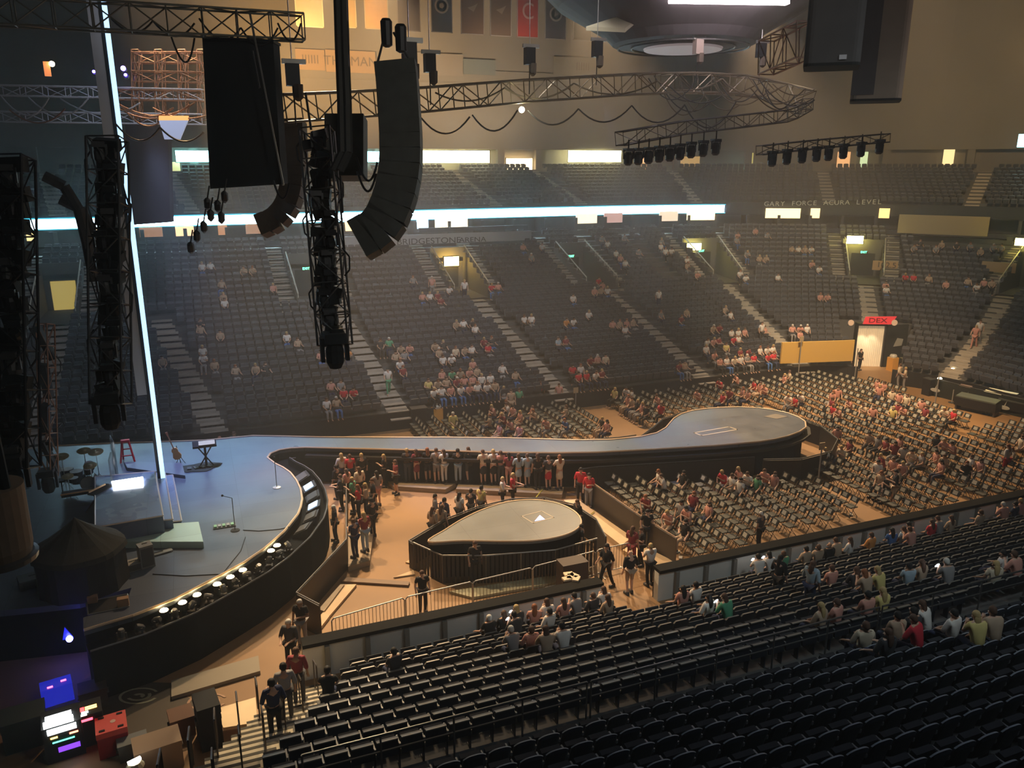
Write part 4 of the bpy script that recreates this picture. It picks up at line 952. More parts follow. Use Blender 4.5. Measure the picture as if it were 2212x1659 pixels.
wall_run('barricade', [(p.x, p.y) for p in (W(1262, 1030, 1.2), W(1285, 1046, 1.2), W(1370, 1105, 1.2), W(1462, 1162, 1.2))], 1.2, 'long dark barricade slanting between the pit and the folding chairs', 'barricade', mat('barricade_brown'), mat('rail_tan', (.3, .2, .14), .4))
FEN = mat('fence_metal', (.20, .17, .13), .4, .6)
for k, (a, b) in enumerate((((716, 1337), (873, 1291)), ((876, 1290), (1020, 1256)), ((1022, 1256), (1150, 1226)), ((1152, 1224), (1286, 1190)), ((1290, 1188), (1362, 1172)))):
    p, q = W(*a, 1.12), W(*b, 1.12); t = thing('crowd_barrier', 'silver crowd-control barrier with thin bars in front of the near boards, %s from the left' % ORD[k], 'barrier', (p.x, p.y, 0), group='silver crowd-control barriers')
    d = Vector((q.x-p.x, q.y-p.y, 0)); L = d.length; u = d/L; fr = M()
    c0, c1 = Vector((0, 0, .15)), Vector((0, 0, 1.05)); fr.path([c0, c1, u*.08+Vector((0, 0, 1.12)), u*(L-.08)+Vector((0, 0, 1.12)), u*L+c1, u*L+c0, c0], .021, 6)
    for s_ in (.15*L, .85*L): fr.tube(u*s_+Vector((-u.y*.3, u.x*.3, .02)), u*s_+Vector((u.y*.3, -u.x*.3, .02)), .02, 5).tube(u*s_+Vector((0, 0, .02)), u*s_+Vector((0, 0, .16)), .02, 5)
    obj('frame', fr, STEEL, t); br = M()
    n = int(L/.12)
    for i in range(1, n): br.tube(u*(L*i/n)+c0, u*(L*i/n)+Vector((0, 0, 1.11)), .009, 4)
    obj('bars', br, FEN, t)
PLY = mat('plywood', (.60, .44, .26), .6, noise=.15, nscale=2); PLD = mat('plywood_dim', (.36, .27, .17), .6, noise=.2)
def pad(name, pix, z, h, mt, lab, cat='ramp', z0=None, group=None):
    q = [atz(a, b, z) for a, b in pix]; c = q[0]; P = [(p.x-c.x, p.y-c.y) for p in q]
    ar = sum(P[i-1][0]*P[i][1]-P[i][0]*P[i-1][1] for i in range(len(P)))
    if ar < 0: P.reverse()
    return obj(name, M().prism(P, -h, 0), mt, None, c, label=lab, cat=cat, group=group)
pad('ramp_board', ((1217, 1080), (1247, 1078), (1366, 1160), (1342, 1178)), .2, .19, PLY, 'long pale planked ramp slanting beside the dark barricade')
pad('ramp_board', ((1345, 1188), (1372, 1170), (1455, 1212), (1425, 1228)), .16, .15, PLY, 'shorter pale ramp board reaching the gap in the near boards')
pad('viewing_platform', ((838, 1040), (985, 1044), (962, 1057), (850, 1050)), .22, .21, PLD, 'low pale-edged platform under standing people at the catwalk, left piece', 'platform')
pad('viewing_platform', ((990, 1045), (1218, 1052), (1214, 1068), (985, 1056)), .22, .21, PLD, 'low pale-edged platform under standing people at the catwalk, right piece', 'platform')
pad('viewing_platform', ((752, 1130), (806, 1150), (799, 1211), (752, 1224)), .22, .21, PLD, 'low platform under the group at the left side of the pit', 'platform')
pad('ramp_board', ((744, 1262), (770, 1262), (712, 1330), (698, 1318)), .1, .09, PLY, 'bright long ramp board leaning by the dark barricade')
pad('ramp_board', ((673, 1350), (700, 1320), (712, 1330), (695, 1352)), .12, .11, PLY, 'short bright ramp board near two staff in black')
pad('ramp_board', ((735, 1262), (744, 1262), (700, 1320), (688, 1316)), .16, .15, PLD, 'narrow grey side board beside the bright long ramp')
pad('cable_ramp', ((742, 1246), (885, 1256), (882, 1264), (738, 1255)), .09, .08, mat('cable_ramp_brown', (.20, .13, .08), .6), 'flat brown cable ramp crossing the open floor', 'cable ramp')
pad('ramp_board', ((970, 1277), (1190, 1243), (1275, 1233), (1262, 1247), (1020, 1290)), .1, .09, mat('ply_green', (.42, .40, .26), .6), 'long pale ramp lying behind the silver barriers')
pad('ramp_board', ((850, 1247), (893, 1231), (896, 1240)), .06, .05, PLY, 'small pale triangular board at the teardrop barricade')
pad('ramp_board', ((876, 1214), (893, 1203), (895, 1218)), .06, .05, PLY, 'tiny pale board at the tip of the teardrop barricade')
pad('ramp_board', ((370, 1470), (558, 1416), (562, 1449), (370, 1505)), .12, .11, mat('ply_grey', (.30, .26, .19), .6), 'large pale ramp plate at the foot of the main stage')
pad('ramp_board', ((470, 1530), (552, 1506), (556, 1560), (482, 1572)), .5, .1, PLY, 'bright wooden board beside the black case backstage')
pad('ramp_board', ((1895, 975), (1895, 981), (1965, 985), (1750, 1015)), .05, .04, mat('ply_tan', (.5, .38, .2), .6), 'pale board on the floor behind the chairs') if False else None
pad('floor_panel', ((1728, 1012), (1750, 1003), (1762, 1006), (1738, 1018)), .05, .04, mat('ply_tan', (.5, .38, .2), .6), 'yellowish board lying beside the first block of chairs', 'board')
for k, (a, b) in enumerate((((1158, 1074), (1172, 1057)), ((1273, 1113), (1284, 1105)))):
    p, q = W(*a, .24), W(*b, .24); obj('tape_strip', M().tube((0, 0, 0), q-p, .025, 4), mat('tape_yellow', (.85, .75, .1), .5), None, p, label='bright yellow tape strip %s' % ('by the small stage back' if k == 0 else 'on the planked ramp'), cat='tape')
# pale emblems on the dark floor cover backstage
for k, (x, y, rx, ry, c) in enumerate(((300, 1503, 44, 17, (.40, .38, .24)), (448, 1515, 44, 17, (.50, .30, .18)))):
    p = W(x, y, .012); q = W(x+rx, y-4, .012); r_ = W(x, y-ry, .012); a_ = Vector(q-p); b_ = Vector(r_-p)
    m = M()
    for s0, s1, e0, e1 in ((.86, 1.0, 20, 330), (.45, .62, 200, 380), (.1, .3, -60, 150)):
        n = 18
        for i in range(n):
            u0, u1 = R(e0+(e1-e0)*i/n), R(e0+(e1-e0)*(i+1)/n)
            P = [a_*cos(u)*s+b_*sin(u)*s for u, s in ((u0, s0), (u1, s0), (u1, s1), (u0, s1))]; m.add([v+Vector((0, 0, e)) for e in (0, .004) for v in P], M.BF)
    obj('floor_emblem', m, mat('emblem_%d' % k, c, .6), None, p, label='%s oval emblem on the floor backstage' % ('olive-white' if k == 0 else 'orange-lit'), cat='floor mark')
pad('floor_cover', ((215, 1470), (370, 1475), (470, 1560), (230, 1640)), .008, .006, mat('cover_dark', (.07, .055, .035), .6), 'dark floor covering backstage under the oval emblem', 'floor cover')
# tent
c = W(183, 1262, 1.8); t = thing('draped_tent', 'dark round draped tent with pointed roof on the left of the stage', 'tent', c)
CL = mat('tent_cloth', (.03, .03, .022), .9, noise=.3, nscale=3); m = M(); n = 28
for zz, rr, wv in ((0, 1.3, .05), (.7, 1.27, .05), (1.35, 1.3, .03)):
    for i in range(n): a = 2*pi*i/n; r_ = rr+wv*cos(a*9); m.v.append((r_*cos(a), r_*sin(a), zz))
for j in range(2):
    for i in range(n): m.f.append((j*n+i, j*n+(i+1) % n, (j+1)*n+(i+1) % n, (j+1)*n+i)); m.m.append(0)
obj('side_drape', m, BLACK, t)
m = M()
for zz, rr, wv in ((1.22, 1.38, .03), (1.38, 1.34, .03), (1.6, .95, .04), (1.95, .45, .03), (2.3, .06, 0), (2.36, .01, 0)):
    for i in range(n): a = 2*pi*i/n; r_ = rr+wv*cos(a*7); m.v.append((r_*cos(a), r_*sin(a), zz))
for j in range(5):
    for i in range(n): m.f.append((j*n+i, j*n+(i+1) % n, (j+1)*n+(i+1) % n, (j+1)*n+i)); m.m.append(0)
obj('roof', m, CL, t)
# drum kit
c = W(196, 1055, 2.0); t = thing('drum_kit', 'drum kit with cymbals behind clear-dark shields at the back of the stage', 'drums', c)
DR = mat('drum_shell', (.03, .028, .03), .25); DH = mat('drum_head', (.40, .38, .34), .5); CYM = mat('cymbal_brass', (.55, .42, .18), .3, .9)
def drum(nm, x, y, z, r_, h, tl=0):
    o = obj(nm, M().lathe([(r_, -h/2), (r_, h/2)], 14, (x, y, z), 0, rot(0, tl)).lathe([(r_*.96, h/2), (r_*.96, h/2+.01)], 14, (x, y, z), 1, rot(0, tl)), [DR, DH], t); return o
drum('bass_drum', 0, -.1, .35, .32, .5, pi/2); drum('snare_drum', -.5, -.5, .65, .2, .15); drum('floor_tom', -.5, .5, .4, .26, .5); drum('tom', .05, -.3, .9, .17, .25, .3); drum('tom', .05, .15, .92, .18, .28, .3); drum('floor_tom', -.9, .9, .4, .26, .5)
for k, (x, y, z, r_) in enumerate(((.2, -.75, 1.25, .26), (.3, .6, 1.35, .3), (-.6, -1.0, 1.0, .22), (-.2, 1.1, 1.3, .27), (-.9, .2, 1.45, .28))):
    o = obj('cymbal', M().lathe([(.02, .03), (r_*.4, .012), (r_, 0), (r_, -.004)], 14, (x, y, z), 0, rot(0, .25)), CYM, t); obj('stand', M().tube((x, y, z), (x, y, 0), .015, 5).tube((x, y, .4), (x+.25, y, 0), .012, 4).tube((x, y, .4), (x-.2, y+.2, 0), .012, 4), STEEL, o)
obj('stool', M().lathe([(.18, .5), (.2, .58)], 10, (-1.0, -.1, 0)).tube((-1.0, -.1, 0), (-1.0, -.1, .5), .03, 5), BLACK, t)
for k, (xx, yy) in enumerate(((1.2, -1.2), (1.2, 0), (1.1, 1.1))): obj('shield_panel', M().ob((xx-.2, yy, .85), (.03, .5, .85), rot(.1*k)), mat('shield_smoke', (.05, .05, .055), .15, alpha=.45), t)
# keyboard on stand with pedal board and rug
c = W(447, 1012, 1.8); t = thing('keyboard_stand', 'keyboard with pale sheet on a black stand at the back of the stage', 'keyboard', c)
obj('stand', M().tube((-.3, .3, 0), (.3, .3, .95), .03, 5).tube((.3, .3, 0), (-.3, .3, .95), .03, 5).box(-.2, .2, 0, .2, .4, .05).tube((0, .3, 0), (0, .3, 1), .05, 6), BLACK, t)
obj('keys', M().ob((0, .3, 1.05), (.5, .2, .05), rot(0, .35)), BLACK, t); obj('sheet', M().ob((.1, .22, 1.13), (.34, .14, .01), rot(0, .4)), mat('sheet_cream', (.6, .5, .3), .6), t)
c = W(430, 1010, 1.81); P = [(.9*cos(a)*(1+.2*sin(3*a)), .55*sin(a)*(1+.15*cos(5*a))) for a in [2*pi*i/20 for i in range(20)]]
t = thing('pedal_rug', 'dark ragged rug with pedals under the keyboard', 'rug', c)
obj('rug', M().prism(P, 0, .02), mat('rug_dark', (.03, .035, .025), .9), t)
for k in range(4): obj('pedal', M().ob((-.4+.28*k, -.1, .05), (.09, .13, .03), rot(.3*k)), GRAPH, t)
# guitar
c = W(390, 1000, 1.8); t = thing('guitar', 'orange-brown guitar leaning on a stand at the back of the stage', 'guitar', c)
G = Matrix.Rotation(-.28, 3, 'Y')
body = [(.0, -.02), (.14, .02), (.19, .14), (.15, .26), (.12, .34), (.14, .44), (.09, .54), (.0, .56), (-.09, .54), (-.14, .44), (-.12, .34), (-.15, .26), (-.19, .14), (-.14, .02)]
def flat(poly, y0, y1, zo=0): m = M(); n = len(poly); m.add([G @ Vector((x, y, z+zo)) for y in (y0, y1) for x, z in poly], [(i, (i+1) % n, n+(i+1) % n, n+i) for i in range(n)]+[tuple(range(n-1, -1, -1)), tuple(range(n, 2*n))]); return m
obj('body', flat(body, -.05, .05, .22), mat('guitar_amber', (.75, .34, .10), .35), t); obj('neck', flat([(-.025, .5), (.025, .5), (.022, 1.2), (-.022, 1.2)], -.07, -.03, .22), mat('guitar_neck', (.45, .2, .1), .4), t)
obj('headstock', flat([(-.03, 1.2), (.03, 1.2), (.055, 1.38), (-.045, 1.38)], -.07, -.03, .22), mat('guitar_head', (.5, .16, .08), .4), t); obj('guitar_stand', M().tube((0, .1, 0), (-.1, .12, .8), .015, 5).tube((-.2, -.1, 0), (0, .1, .3), .015, 5).tube((.2, -.1, 0), (0, .1, .3), .015, 5), BLACK, t)
# red stand
c = W(276, 996, 1.8); t = thing('red_stand', 'bright red A-frame stand near the back edge of the stage', 'stand', c); RD = mat('red_paint', (.75, .02, .04), .4)
obj('frame', M().tube((-.28, -.2, 0), (-.14, 0, .95), .045, 5).tube((.3, -.2, 0), (.14, 0, .95), .045, 5).tube((-.2, .3, 0), (-.12, 0, .95), .035, 5).tube((.26, .3, 0), (.12, 0, .95), .035, 5), RD, t)
obj('top', M().box(-.18, -.1, .93, .18, .1, 1.03), RD, t); obj('rungs', M().tube((-.24, -.13, .3), (.26, -.13, .3), .03, 5).tube((-.19, -.07, .6), (.2, -.07, .6), .03, 5), RD, t)
# microphone stands
for k, (x, y, h, lab) in enumerate(((508, 1146, 1.3, 'tall microphone stand at the front centre of the stage with cables'), (598, 1053, 1.2, 'thin microphone stand near the curved stage edge'), (372, 1040, .0, ''), (413, 1265, .0, ''))):
    if not h: continue
    c = W(x, y, 1.8); t = thing('microphone_stand', lab, 'microphone stand', c)
    obj('pole', M().tube((0, 0, 0), (0, 0, h), .014, 6), GRAPH, t); obj('base', M().lathe([(.17, 0), (.17, .02), (.04, .045)], 14), STEEL if k else BLACK, t); obj('microphone', M().tube((0, 0, h), (-.32 if not k else 0, .05, h+.12), .012, 5).sph((-.32 if not k else 0, .05, h+.13), .045, 8), BLACK, t)
c = W(482, 1138, 1.8); t = thing('pedal_board', 'small board of effect pedals beside the front microphone stand', 'pedals', c)
obj('board', M().box(-.35, -.15, 0, .45, .2, .04), GRAPH, t)
for k in range(5): obj('pedal', M().box(-.32+.15*k, -.1, .04, -.22+.15*k, .1, .09), ALU if k % 2 else mat('pedal_green', (.2, .4, .2), .4), t)
sm = lambda x, y: W(x, y, 1.815)
for k, L in enumerate((((525, 1145), (560, 1147), (605, 1143), (625, 1138)), ((330, 1240), (400, 1244), (480, 1240), (520, 1190), (530, 1160)))):
    pp = [sm(*p) for p in L]; o = obj('stage_cable', M().path([p-pp[0] for p in pp], .015, 4), RUBBER, None, pp[0], label='thin black cable on the blue deck %s' % ('from microphone to the curved edge' if k == 0 else 'from the amplifiers to the front'), cat='cable')
# small amps, stand pieces at stage left
for k, (x, y, w_, d_, h_, mt, nm, lab, cat_) in enumerate(((256, 1168, .25, .2, .75, mat('orange_cab', (.65, .14, .06), .6), 'speaker_cabinet', 'orange-red upright cabinet beside the dark tent', 'cabinet'), (318, 1222, .22, .2, .8, mat('grey_amp', (.22, .22, .2), .6), 'amplifier', 'grey upright amplifier on the dark front deck', 'amplifier'),
        (288, 1228, .3, .22, .25, mat('white_gear', (.35, .33, .28), .5), 'gear_box', 'low pale gear box beside the grey amplifier', 'box'), (340, 1198, .5, .1, .06, ALU, 'gear_bar', 'short metal bar lying by the pale turquoise platform', 'bar'), (264, 1215, .14, .14, .7, mat('grey_amp'), 'amplifier', 'slim grey amplifier right of the tent', 'amplifier'), (80, 1260, .5, .3, .3, GRAPH, 'gear_box', 'dark open gear box left of the tent', 'box'))):
    c = W(x, y, 1.8); t = thing(nm, lab, cat_, c, .3)
    obj('body', M().box(-w_, -d_, 0, w_, d_, h_), mt, t); obj('front_panel', M().box(-w_*.85, -d_-.02, h_*.1, w_*.85, -d_, h_*.9), GRAPH, t); obj('handle', M().tube((-w_*.4, 0, h_+.03), (w_*.4, 0, h_+.03), .015, 4), BLACK, t)
# grand keyboard / synth wedge at left
c = W(205, 1105, 1.8); t = thing('keyboard', 'open dark keyboard with pale lit edges standing left of the riser', 'keyboard', c)
WD = mat('wood_edge', (.75, .42, .2), .4)
obj('body', M().ob((-.4, .1, .85), (.65, .22, .05), rot(.1)).ob((.35, -.1, .9), (.5, .2, .04), rot(.9)), BLACK, t); obj('wood_edge', M().ob((-.4, -.1, .92), (.65, .02, .03), rot(.1)).ob((.2, -.05, .97), (.42, .02, .03), rot(.9)), WD, t); obj('stand', M().tube((.4, 0, 0), (0, 0, .8), .04, 5).tube((-.3, 0, 0), (.3, 0, .8), .04, 5).tube((.7, -.3, 0), (.4, -.1, .85), .05, 5), BLACK, t)
# backstage opening box at the stage corner
c = W(235, 1300, 1.8)
t = thing('stage_opening', 'dark rectangular opening in the stage corner with pale frame and gear inside', 'hatch', c)
q = [atz(*p, 1.82)-c for p in ((186, 1300), (275, 1283), (278, 1310), (190, 1328))]
m = M(); m.path(q+q[:1], .025, 4); obj('frame', m, ALU, t); obj('pit', M().prism([(p.x, p.y) for p in q][::-1], .005, .012), BLACK, t)
obj('gear', M().ob(q[2]*.75+Vector((0, 0, .12)), (.16, .1, .14)).ob(q[0]*.7+Vector((0, 0, .1)), (.14, .1, .1)), mat('gear_tan', (.35, .2, .1), .6), t)
# backstage racks
def led(parent, p, s, c, e, nm='status_light'): obj(nm, M().ob(p, s), mat('led_%s' % str(c), c, emit=e), parent)
c = W(145, 1640, 0); t = thing('equipment_rack', 'black equipment rack with glowing white screens and green status lights', 'rack', c, .15)
obj('case', M().box(-.45, 0, 0, .45, .8, 1.05), BLACK, t)
for p, s, cc_, e in (((-.05, .06, 1.09), (.34, .05, .1), (.9, 1, 1), 5), ((-.05, .38, 1.08), (.30, .09, .02), (.85, .95, 1), 5)): led(t, p, s, cc_, e, 'screen')
led(t, (0, -.012, .93), (.33, .01, .08), (.9, 1, 1), 6, 'screen'); led(t, (.25, -.012, .74), (.1, .01, .02), (1, .2, .1), 4); led(t, (-.2, -.012, .74), (.08, .01, .02), (1, .6, .1), 4); led(t, (.0, -.012, .6), (.25, .01, .015), (.1, 1, .6), 2.5); led(t, (.1, -.012, .35), (.25, .01, .07), (.2, .05, .8), 1)
c = W(195, 1612, 0); t = thing('equipment_rack', 'dark rack with red and amber lights beside the red case', 'rack', c, .15)
obj('case', M().box(-.4, 0, 0, .4, .7, .95), BLACK, t)
led(t, (-.15, .3, .96), (.14, .08, .01), (1, .03, .03), 5); led(t, (.15, .35, .96), (.14, .02, .01), (1, .5, .08), 5); led(t, (.15, .26, .96), (.14, .02, .01), (1, .5, .08), 5); led(t, (0, .14, .96), (.08, .03, .01), (.6, .8, 1), 7); led(t, (0, -.012, .82), (.16, .01, .03), (1, .05, .08), 4); led(t, (-.03, .03, .96), (.07, .03, .01), (.9, .95, .6), 5)
c = W(248, 1618, 0); t = thing('road_case', 'red square road case with black latches backstage', 'case', c, .12)
RC = mat('red_case', (.75, .10, .08), .5)
obj('body', M().box(-.36, -.3, 0, .36, .45, .62), mat('red_case_dark', (.35, .02, .03), .5), t); obj('lid', M().box(-.37, -.31, .62, .37, .46, .78), RC, t)
for x, y in ((-.22, -.2), (.22, -.2), (-.22, .36), (.22, .36)): obj('latch', M().box(x-.07, y-.03, .78, x+.07, y+.03, .80), BLACK, t)
obj('label_sticker', M().lathe([(.07, .78), (.07, .785)], 10, (.05, .1, 0)), mat('sticker', (.7, .5, .4), .5), t)
for nm, x, y, dx, dy, dz, mt, lab in (('grey_bin', 290, 1630, .35, .2, .5, mat('bin_grey', (.16, .18, .18), .5), 'blue-grey plastic bin right of the red case'), ('flight_case', 455, 1600, .28, .4, 1.3, BLACK, 'tall black flight case near the pale steps'), ('flight_case', 205, 1520, .35, .3, .6, mat('case_brown', (.07, .04, .025), .5), 'low brown case behind the red case'),
        ('flight_case', 60, 1600, .5, .4, .9, mat('case_green', (.02, .035, .03), .6), 'dark greenish case at the lower left'), ('workbench', 345, 1650, .55, .35, .75, mat('bench_wood', (.35, .24, .15), .5), 'wooden slatted bench with lit gadgets at the lower edge'), ('tool_chest', 395, 1580, .3, .3, .6, mat('chest_brown', (.16, .07, .03), .6), 'brown tool chest left of the tall black case')):
    c = W(x, y, 0); t = thing(nm, lab, 'case' if 'case' in nm else nm.replace('_', ' '), c, .15)
    obj('body', M().box(-dx, -dy, 0, dx, dy, dz*.82), mt, t); obj('lid', M().box(-dx-.015, -dy-.015, dz*.82, dx+.015, dy+.015, dz), mt, t); obj('handles', M().box(-dx-.05, -.1, dz*.5, -dx, .1, dz*.6).box(dx, -.1, dz*.5, dx+.05, .1, dz*.6), GRAPH, t)
c = W(292, 1655, .75); t = thing('work_lamp', 'small white-lit work lamp on the floor at the lower edge', 'lamp', c); obj('shade', M().lathe([(.22, 0), (.14, .12)], 12), mat('shade_cream', (.5, .45, .3), .5), t); obj('tube', M().ob((0, 0, .16), (.15, .04, .03), rot(.4)), mat('tube_white', (1, 1, .9), emit=8), t)
for k, (x, y, z) in enumerate(((150, 1380, .9), (140, 1362, 1.2))):
    c = W(x, y, z); 
    if k == 0:
        t = thing('blue_lamp', 'glaring blue work light below the corner of the stage', 'lamp', c); obj('bulb', M().sph((0, 0, 0), .1, 10), mat('blue_bulb', (.3, .3, 1), emit=30, ecol=(.12, .12, 1)), t); obj('reflector', M().add([(-.2, .1, -.05), (.1, .1, -.05), (-.1, .1, .35), (-.2, .15, -.05), (.1, .15, -.05), (-.1, .15, .35)], [(0, 1, 2), (5, 4, 3), (0, 3, 4, 1), (1, 4, 5, 2), (2, 5, 3, 0)]), mat('blue_face', (.02, .03, .6), .4, emit=.3), t)
        l = bpy.data.lights.new('blue_light', 'POINT'); l.energy = .6; l.color = (.1, .12, 1); l.shadow_soft_size = .1; lo = bpy.data.objects.new('blue_light', l); COL.objects.link(lo); lo.location = c+Vector((.1, -.3, .1))
c = W(122, 1487, .4); t = thing('lit_console', 'blue-lit console with two small red lights backstage', 'console', c, .2); obj('case', M().box(-.4, -.2, -.4, .4, .3, .15), mat('console_blue', (.02, .02, .25), .5, emit=.35, ecol=(.02, .03, .6)), t); led(t, (-.15, -.1, .16), (.07, .03, .01), (1, .1, .2), 3); led(t, (.2, .05, .16), (.07, .03, .01), (1, .1, .2), 3)
# ---------------------------------------------------------------- portal, tables, mixing desk at the far right
a, b = W(1845, 792), W(1903, 793); t = thing('entrance_portal', 'tall tunnel entrance with glowing white curtain panels under a red sign', 'portal', (a.x, a.y, 0))
d = b-a; q_ = atan2(d.y, d.x); L = d.length; t.rotation_euler = (0, 0, q_)
m = M()
for i in range(14):
    x = L*i/14; m.lathe([(L/26, 0), (L/26, 3.15)], 8, (x+L/28, .25, 0))
obj('curtain', m, mat('curtain_lit', (.72, .60, .42), .6, emit=.12, ecol=(1, .8, .5)), t)  # faint emission stands in for light falling on the cloth
obj('frame', M().box(-.1, 0, 0, 0, .6, 3.3).box(L, 0, 0, L+.1, .6, 3.3).box(-.1, 0, 3.15, L+.1, .6, 3.3), DARK, t)
for x_, pw in ((.35, 60), (L-.9, 50)):
    l = bpy.data.lights.new('curtain_light', 'SPOT'); l.energy = pw; l.color = (1, .9, .7); l.spot_size = R(70); l.spot_blend = .6; l.shadow_soft_size = .1
    lo = bpy.data.objects.new('curtain_light', l); COL.objects.link(lo); lo.parent = t; lo.location = (x_, -.5, 3.0); lo.rotation_euler = (R(18), 0, 0)
sg = obj('sign_board', M().add([(.25, -.1, 3.3), (L+.3, -.1, 3.3), (L+.65, -.1, 3.9), (.4, -.1, 3.85), (.25, 0, 3.3), (L+.3, 0, 3.3), (L+.65, 0, 3.9), (.4, 0, 3.85)], M.BF), mat('sign_red', (.75, .04, .05), .5, emit=.25), t)
text('lettering', 'DEX', .5, (L/2+.3, -.12, 3.58), 0, mat('sign_dark', (.2, .01, .02), .5), sg, sx=1.4)
a2, b2 = W(1908, 793), W(1952, 790); t = thing('portal_wall', 'black wall with pale swoosh mark beside the glowing entrance', 'wall panel', (a2.x, a2.y, 0)); d = b2-a2; t.rotation_euler = (0, 0, atan2(d.y, d.x)); L = d.length
obj('panel', M().box(0, 0, 0, L, .15, 3.2), mat('panel_black', (.02, .022, .02), .7), t)
obj('emblem', M().add([(L*.35, -.03, 1.55), (L*.75, -.03, 1.6), (L*.8, -.03, 2.1), (L*.5, -.03, 2.2), (L*.35, -.01, 1.55), (L*.75, -.01, 1.6), (L*.8, -.01, 2.1), (L*.5, -.01, 2.2)], M.BF), mat('emblem_grey', (.35, .34, .3), .6), t)
for x_ in (1838, 1932):
    c = atd(x_, 697, 59); t = thing('round_emblem', 'small round pale emblem %s of the red portal sign' % ('left' if x_ < 1850 else 'right'), 'emblem', c, -YAW); obj('disc', M().lathe([(.22, 0), (.22, .05)], 14, (0, 0, 0), 0, rot(0, pi/2)), mat('emblem_tan', (.7, .5, .35), .6, emit=.1), t); obj('bracket', M().tube((0, .05, 0), (0, .5, -.3), .03, 4), DARK, t)
def table(x, y, w_, d_, h_, rz, mt, lab, items=()):
    c = W(x, y); t = thing('table', lab, 'table', c, rz); obj('top', M().box(-w_/2, -d_/2, h_-.05, w_/2, d_/2, h_), mt, t)
    for a, b in ((-1, -1), (1, -1), (1, 1), (-1, 1)): obj('leg', M().tube((a*(w_/2-.06), b*(d_/2-.06), 0), (a*(w_/2-.06), b*(d_/2-.06), h_-.05), .03, 5), GRAPH, t)
    return t
table(1976, 800, 2.0, 1.0, .9, -.3, mat('table_green', (.22, .22, .13), .6), 'olive-topped table beside the black portal wall')
c = W(1998, 815); t = thing('storage_bin', 'pale boxy bin on the floor right of the olive table', 'bin', c, -.2); obj('body', M().box(-.45, -.4, .05, .45, .4, .85), mat('bin_pale', (.5, .46, .4), .6), t); obj('lid', M().box(-.47, -.42, .85, .47, .42, .92), mat('lid_brown', (.3, .2, .12), .6), t)
for x, y, lab in ((1926, 800, 'orange-yellow waste bin with pale top before the black portal wall'), (945, 916, 'orange-yellow waste bin with white top behind the catwalk')):
    c = W(x, y); t = thing('waste_bin', lab, 'bin', c); obj('body', M().box(-.28, -.28, 0, .28, .28, 1.0), mat('bin_orange', (.75, .38, .08), .5), t); obj('top', M().lathe([(.26, 1.0), (.27, 1.1), (.2, 1.22)], 12), mat('bin_top', (.5, .48, .42), .5), t)
for x, y, w_, h_, lab in ((905, 925, .9, 1.25, 'tall black box behind the catwalk left of the orange bin'), (970, 910, .25, .9, 'small black speaker right of the orange bin'), (2003, 853, .45, 1.1, 'black box at the corner of the mixing area')):
    c = W(x, y); t = thing('black_box', lab, 'box', c); obj('body', M().box(-w_/2, -.3, 0, w_/2, .3, h_), BAR, t); obj('lid', M().box(-w_/2-.02, -.32, h_, w_/2+.02, .32, h_+.04), GRAPH, t)
# mixing area
mp = [W(2012, 853), W(2105, 878), W(2212, 903), W(2330, 930)]
t = wall_run('mixer_barricade', [(p.x, p.y) for p in mp], 1.15, 'black barricade with pale oval emblems around the mixing area', 'barricade', mat('mix_black', (.018, .022, .016), .7), GRAPH, .08)
for k, (x, y) in enumerate(((2022, 842), (2088, 860), (2171, 880))):
    c = atz(x, y, .5); dd = mp[2]-mp[1]; a_ = atan2(dd.y, dd.x); nrm = Vector((-dd.y, dd.x, 0)).normalized(); nrm = nrm if nrm.dot(CAM-c) > 0 else -nrm
    o = obj('emblem', M().lathe([(.32, 0), (.32, .02), (.2, .03)], 14, (0, 0, 0), 0, Matrix.Diagonal((1, 1, .4)) @ rot(0, pi/2)).add([(-.04, -.03, .1), (.04, -.03, .1), (.1, -.03, .45), (-.04, .02, .1), (.04, .02, .1), (.1, .02, .45)], [(0, 1, 2), (5, 4, 3), (0, 3, 4, 1), (1, 4, 5, 2), (2, 5, 3, 0)]), mat('emblem_pale', (.45, .45, .4), .5), t); o.location = c+nrm*.1-t.location; o.rotation_euler = (0, 0, a_)
for k, (x, y, w_, lab, cc_, e) in enumerate(((2090, 862, 2.4, 'long dark mixing console with grey-green surface', (.13, .15, .12), 0), (2140, 850, 1.8, 'mixing console with warmly lit surface', (.75, .6, .3), .5), (2180, 868, 2.2, 'dark mixing console nearest the picture edge', (.10, .11, .10), 0), (2195, 838, 1.8, 'mixing console at the back with pale lit top', (.5, .45, .35), .2), (2060, 838, .8, 'small equipment desk with lit gear at the mixing area corner', (.3, .2, .15), .1))):
    c = W(x, y, .95); c.z = 0; c.x += .9; t = thing('mixing_console', lab, 'mixing console', c, -1.27); obj('case', M().box(-w_/2, -.4, .3, w_/2, .5, .82), BAR, t); obj('surface', M().ob((0, .05, .9), (w_/2-.04, .4, .04), rot(0, .1)), mat('mixsurf_%d' % k, cc_, .4, emit=e), t); obj('legs', M().box(-w_/2+.05, -.3, 0, -w_/2+.15, .4, .3).box(w_/2-.15, -.3, 0, w_/2-.05, .4, .3), GRAPH, t)
for k, (x, y) in enumerate(((2058, 798), (2030, 818), (2172, 812))):
    c = W(x, y, 1.3); t = thing('desk_lamp', 'small bright desk lamp in the mixing area, %s' % ('at the stair foot', 'at the corner', 'by the right consoles')[k], 'lamp', c); obj('shade', M().lathe([(.16, 0), (.1, .09)], 10), mat('lampshade', (1, .9, .6), emit=3), t); obj('arm', M().tube((0, 0, 0), (0, .1, -1.3), .02, 4), BLACK, t)
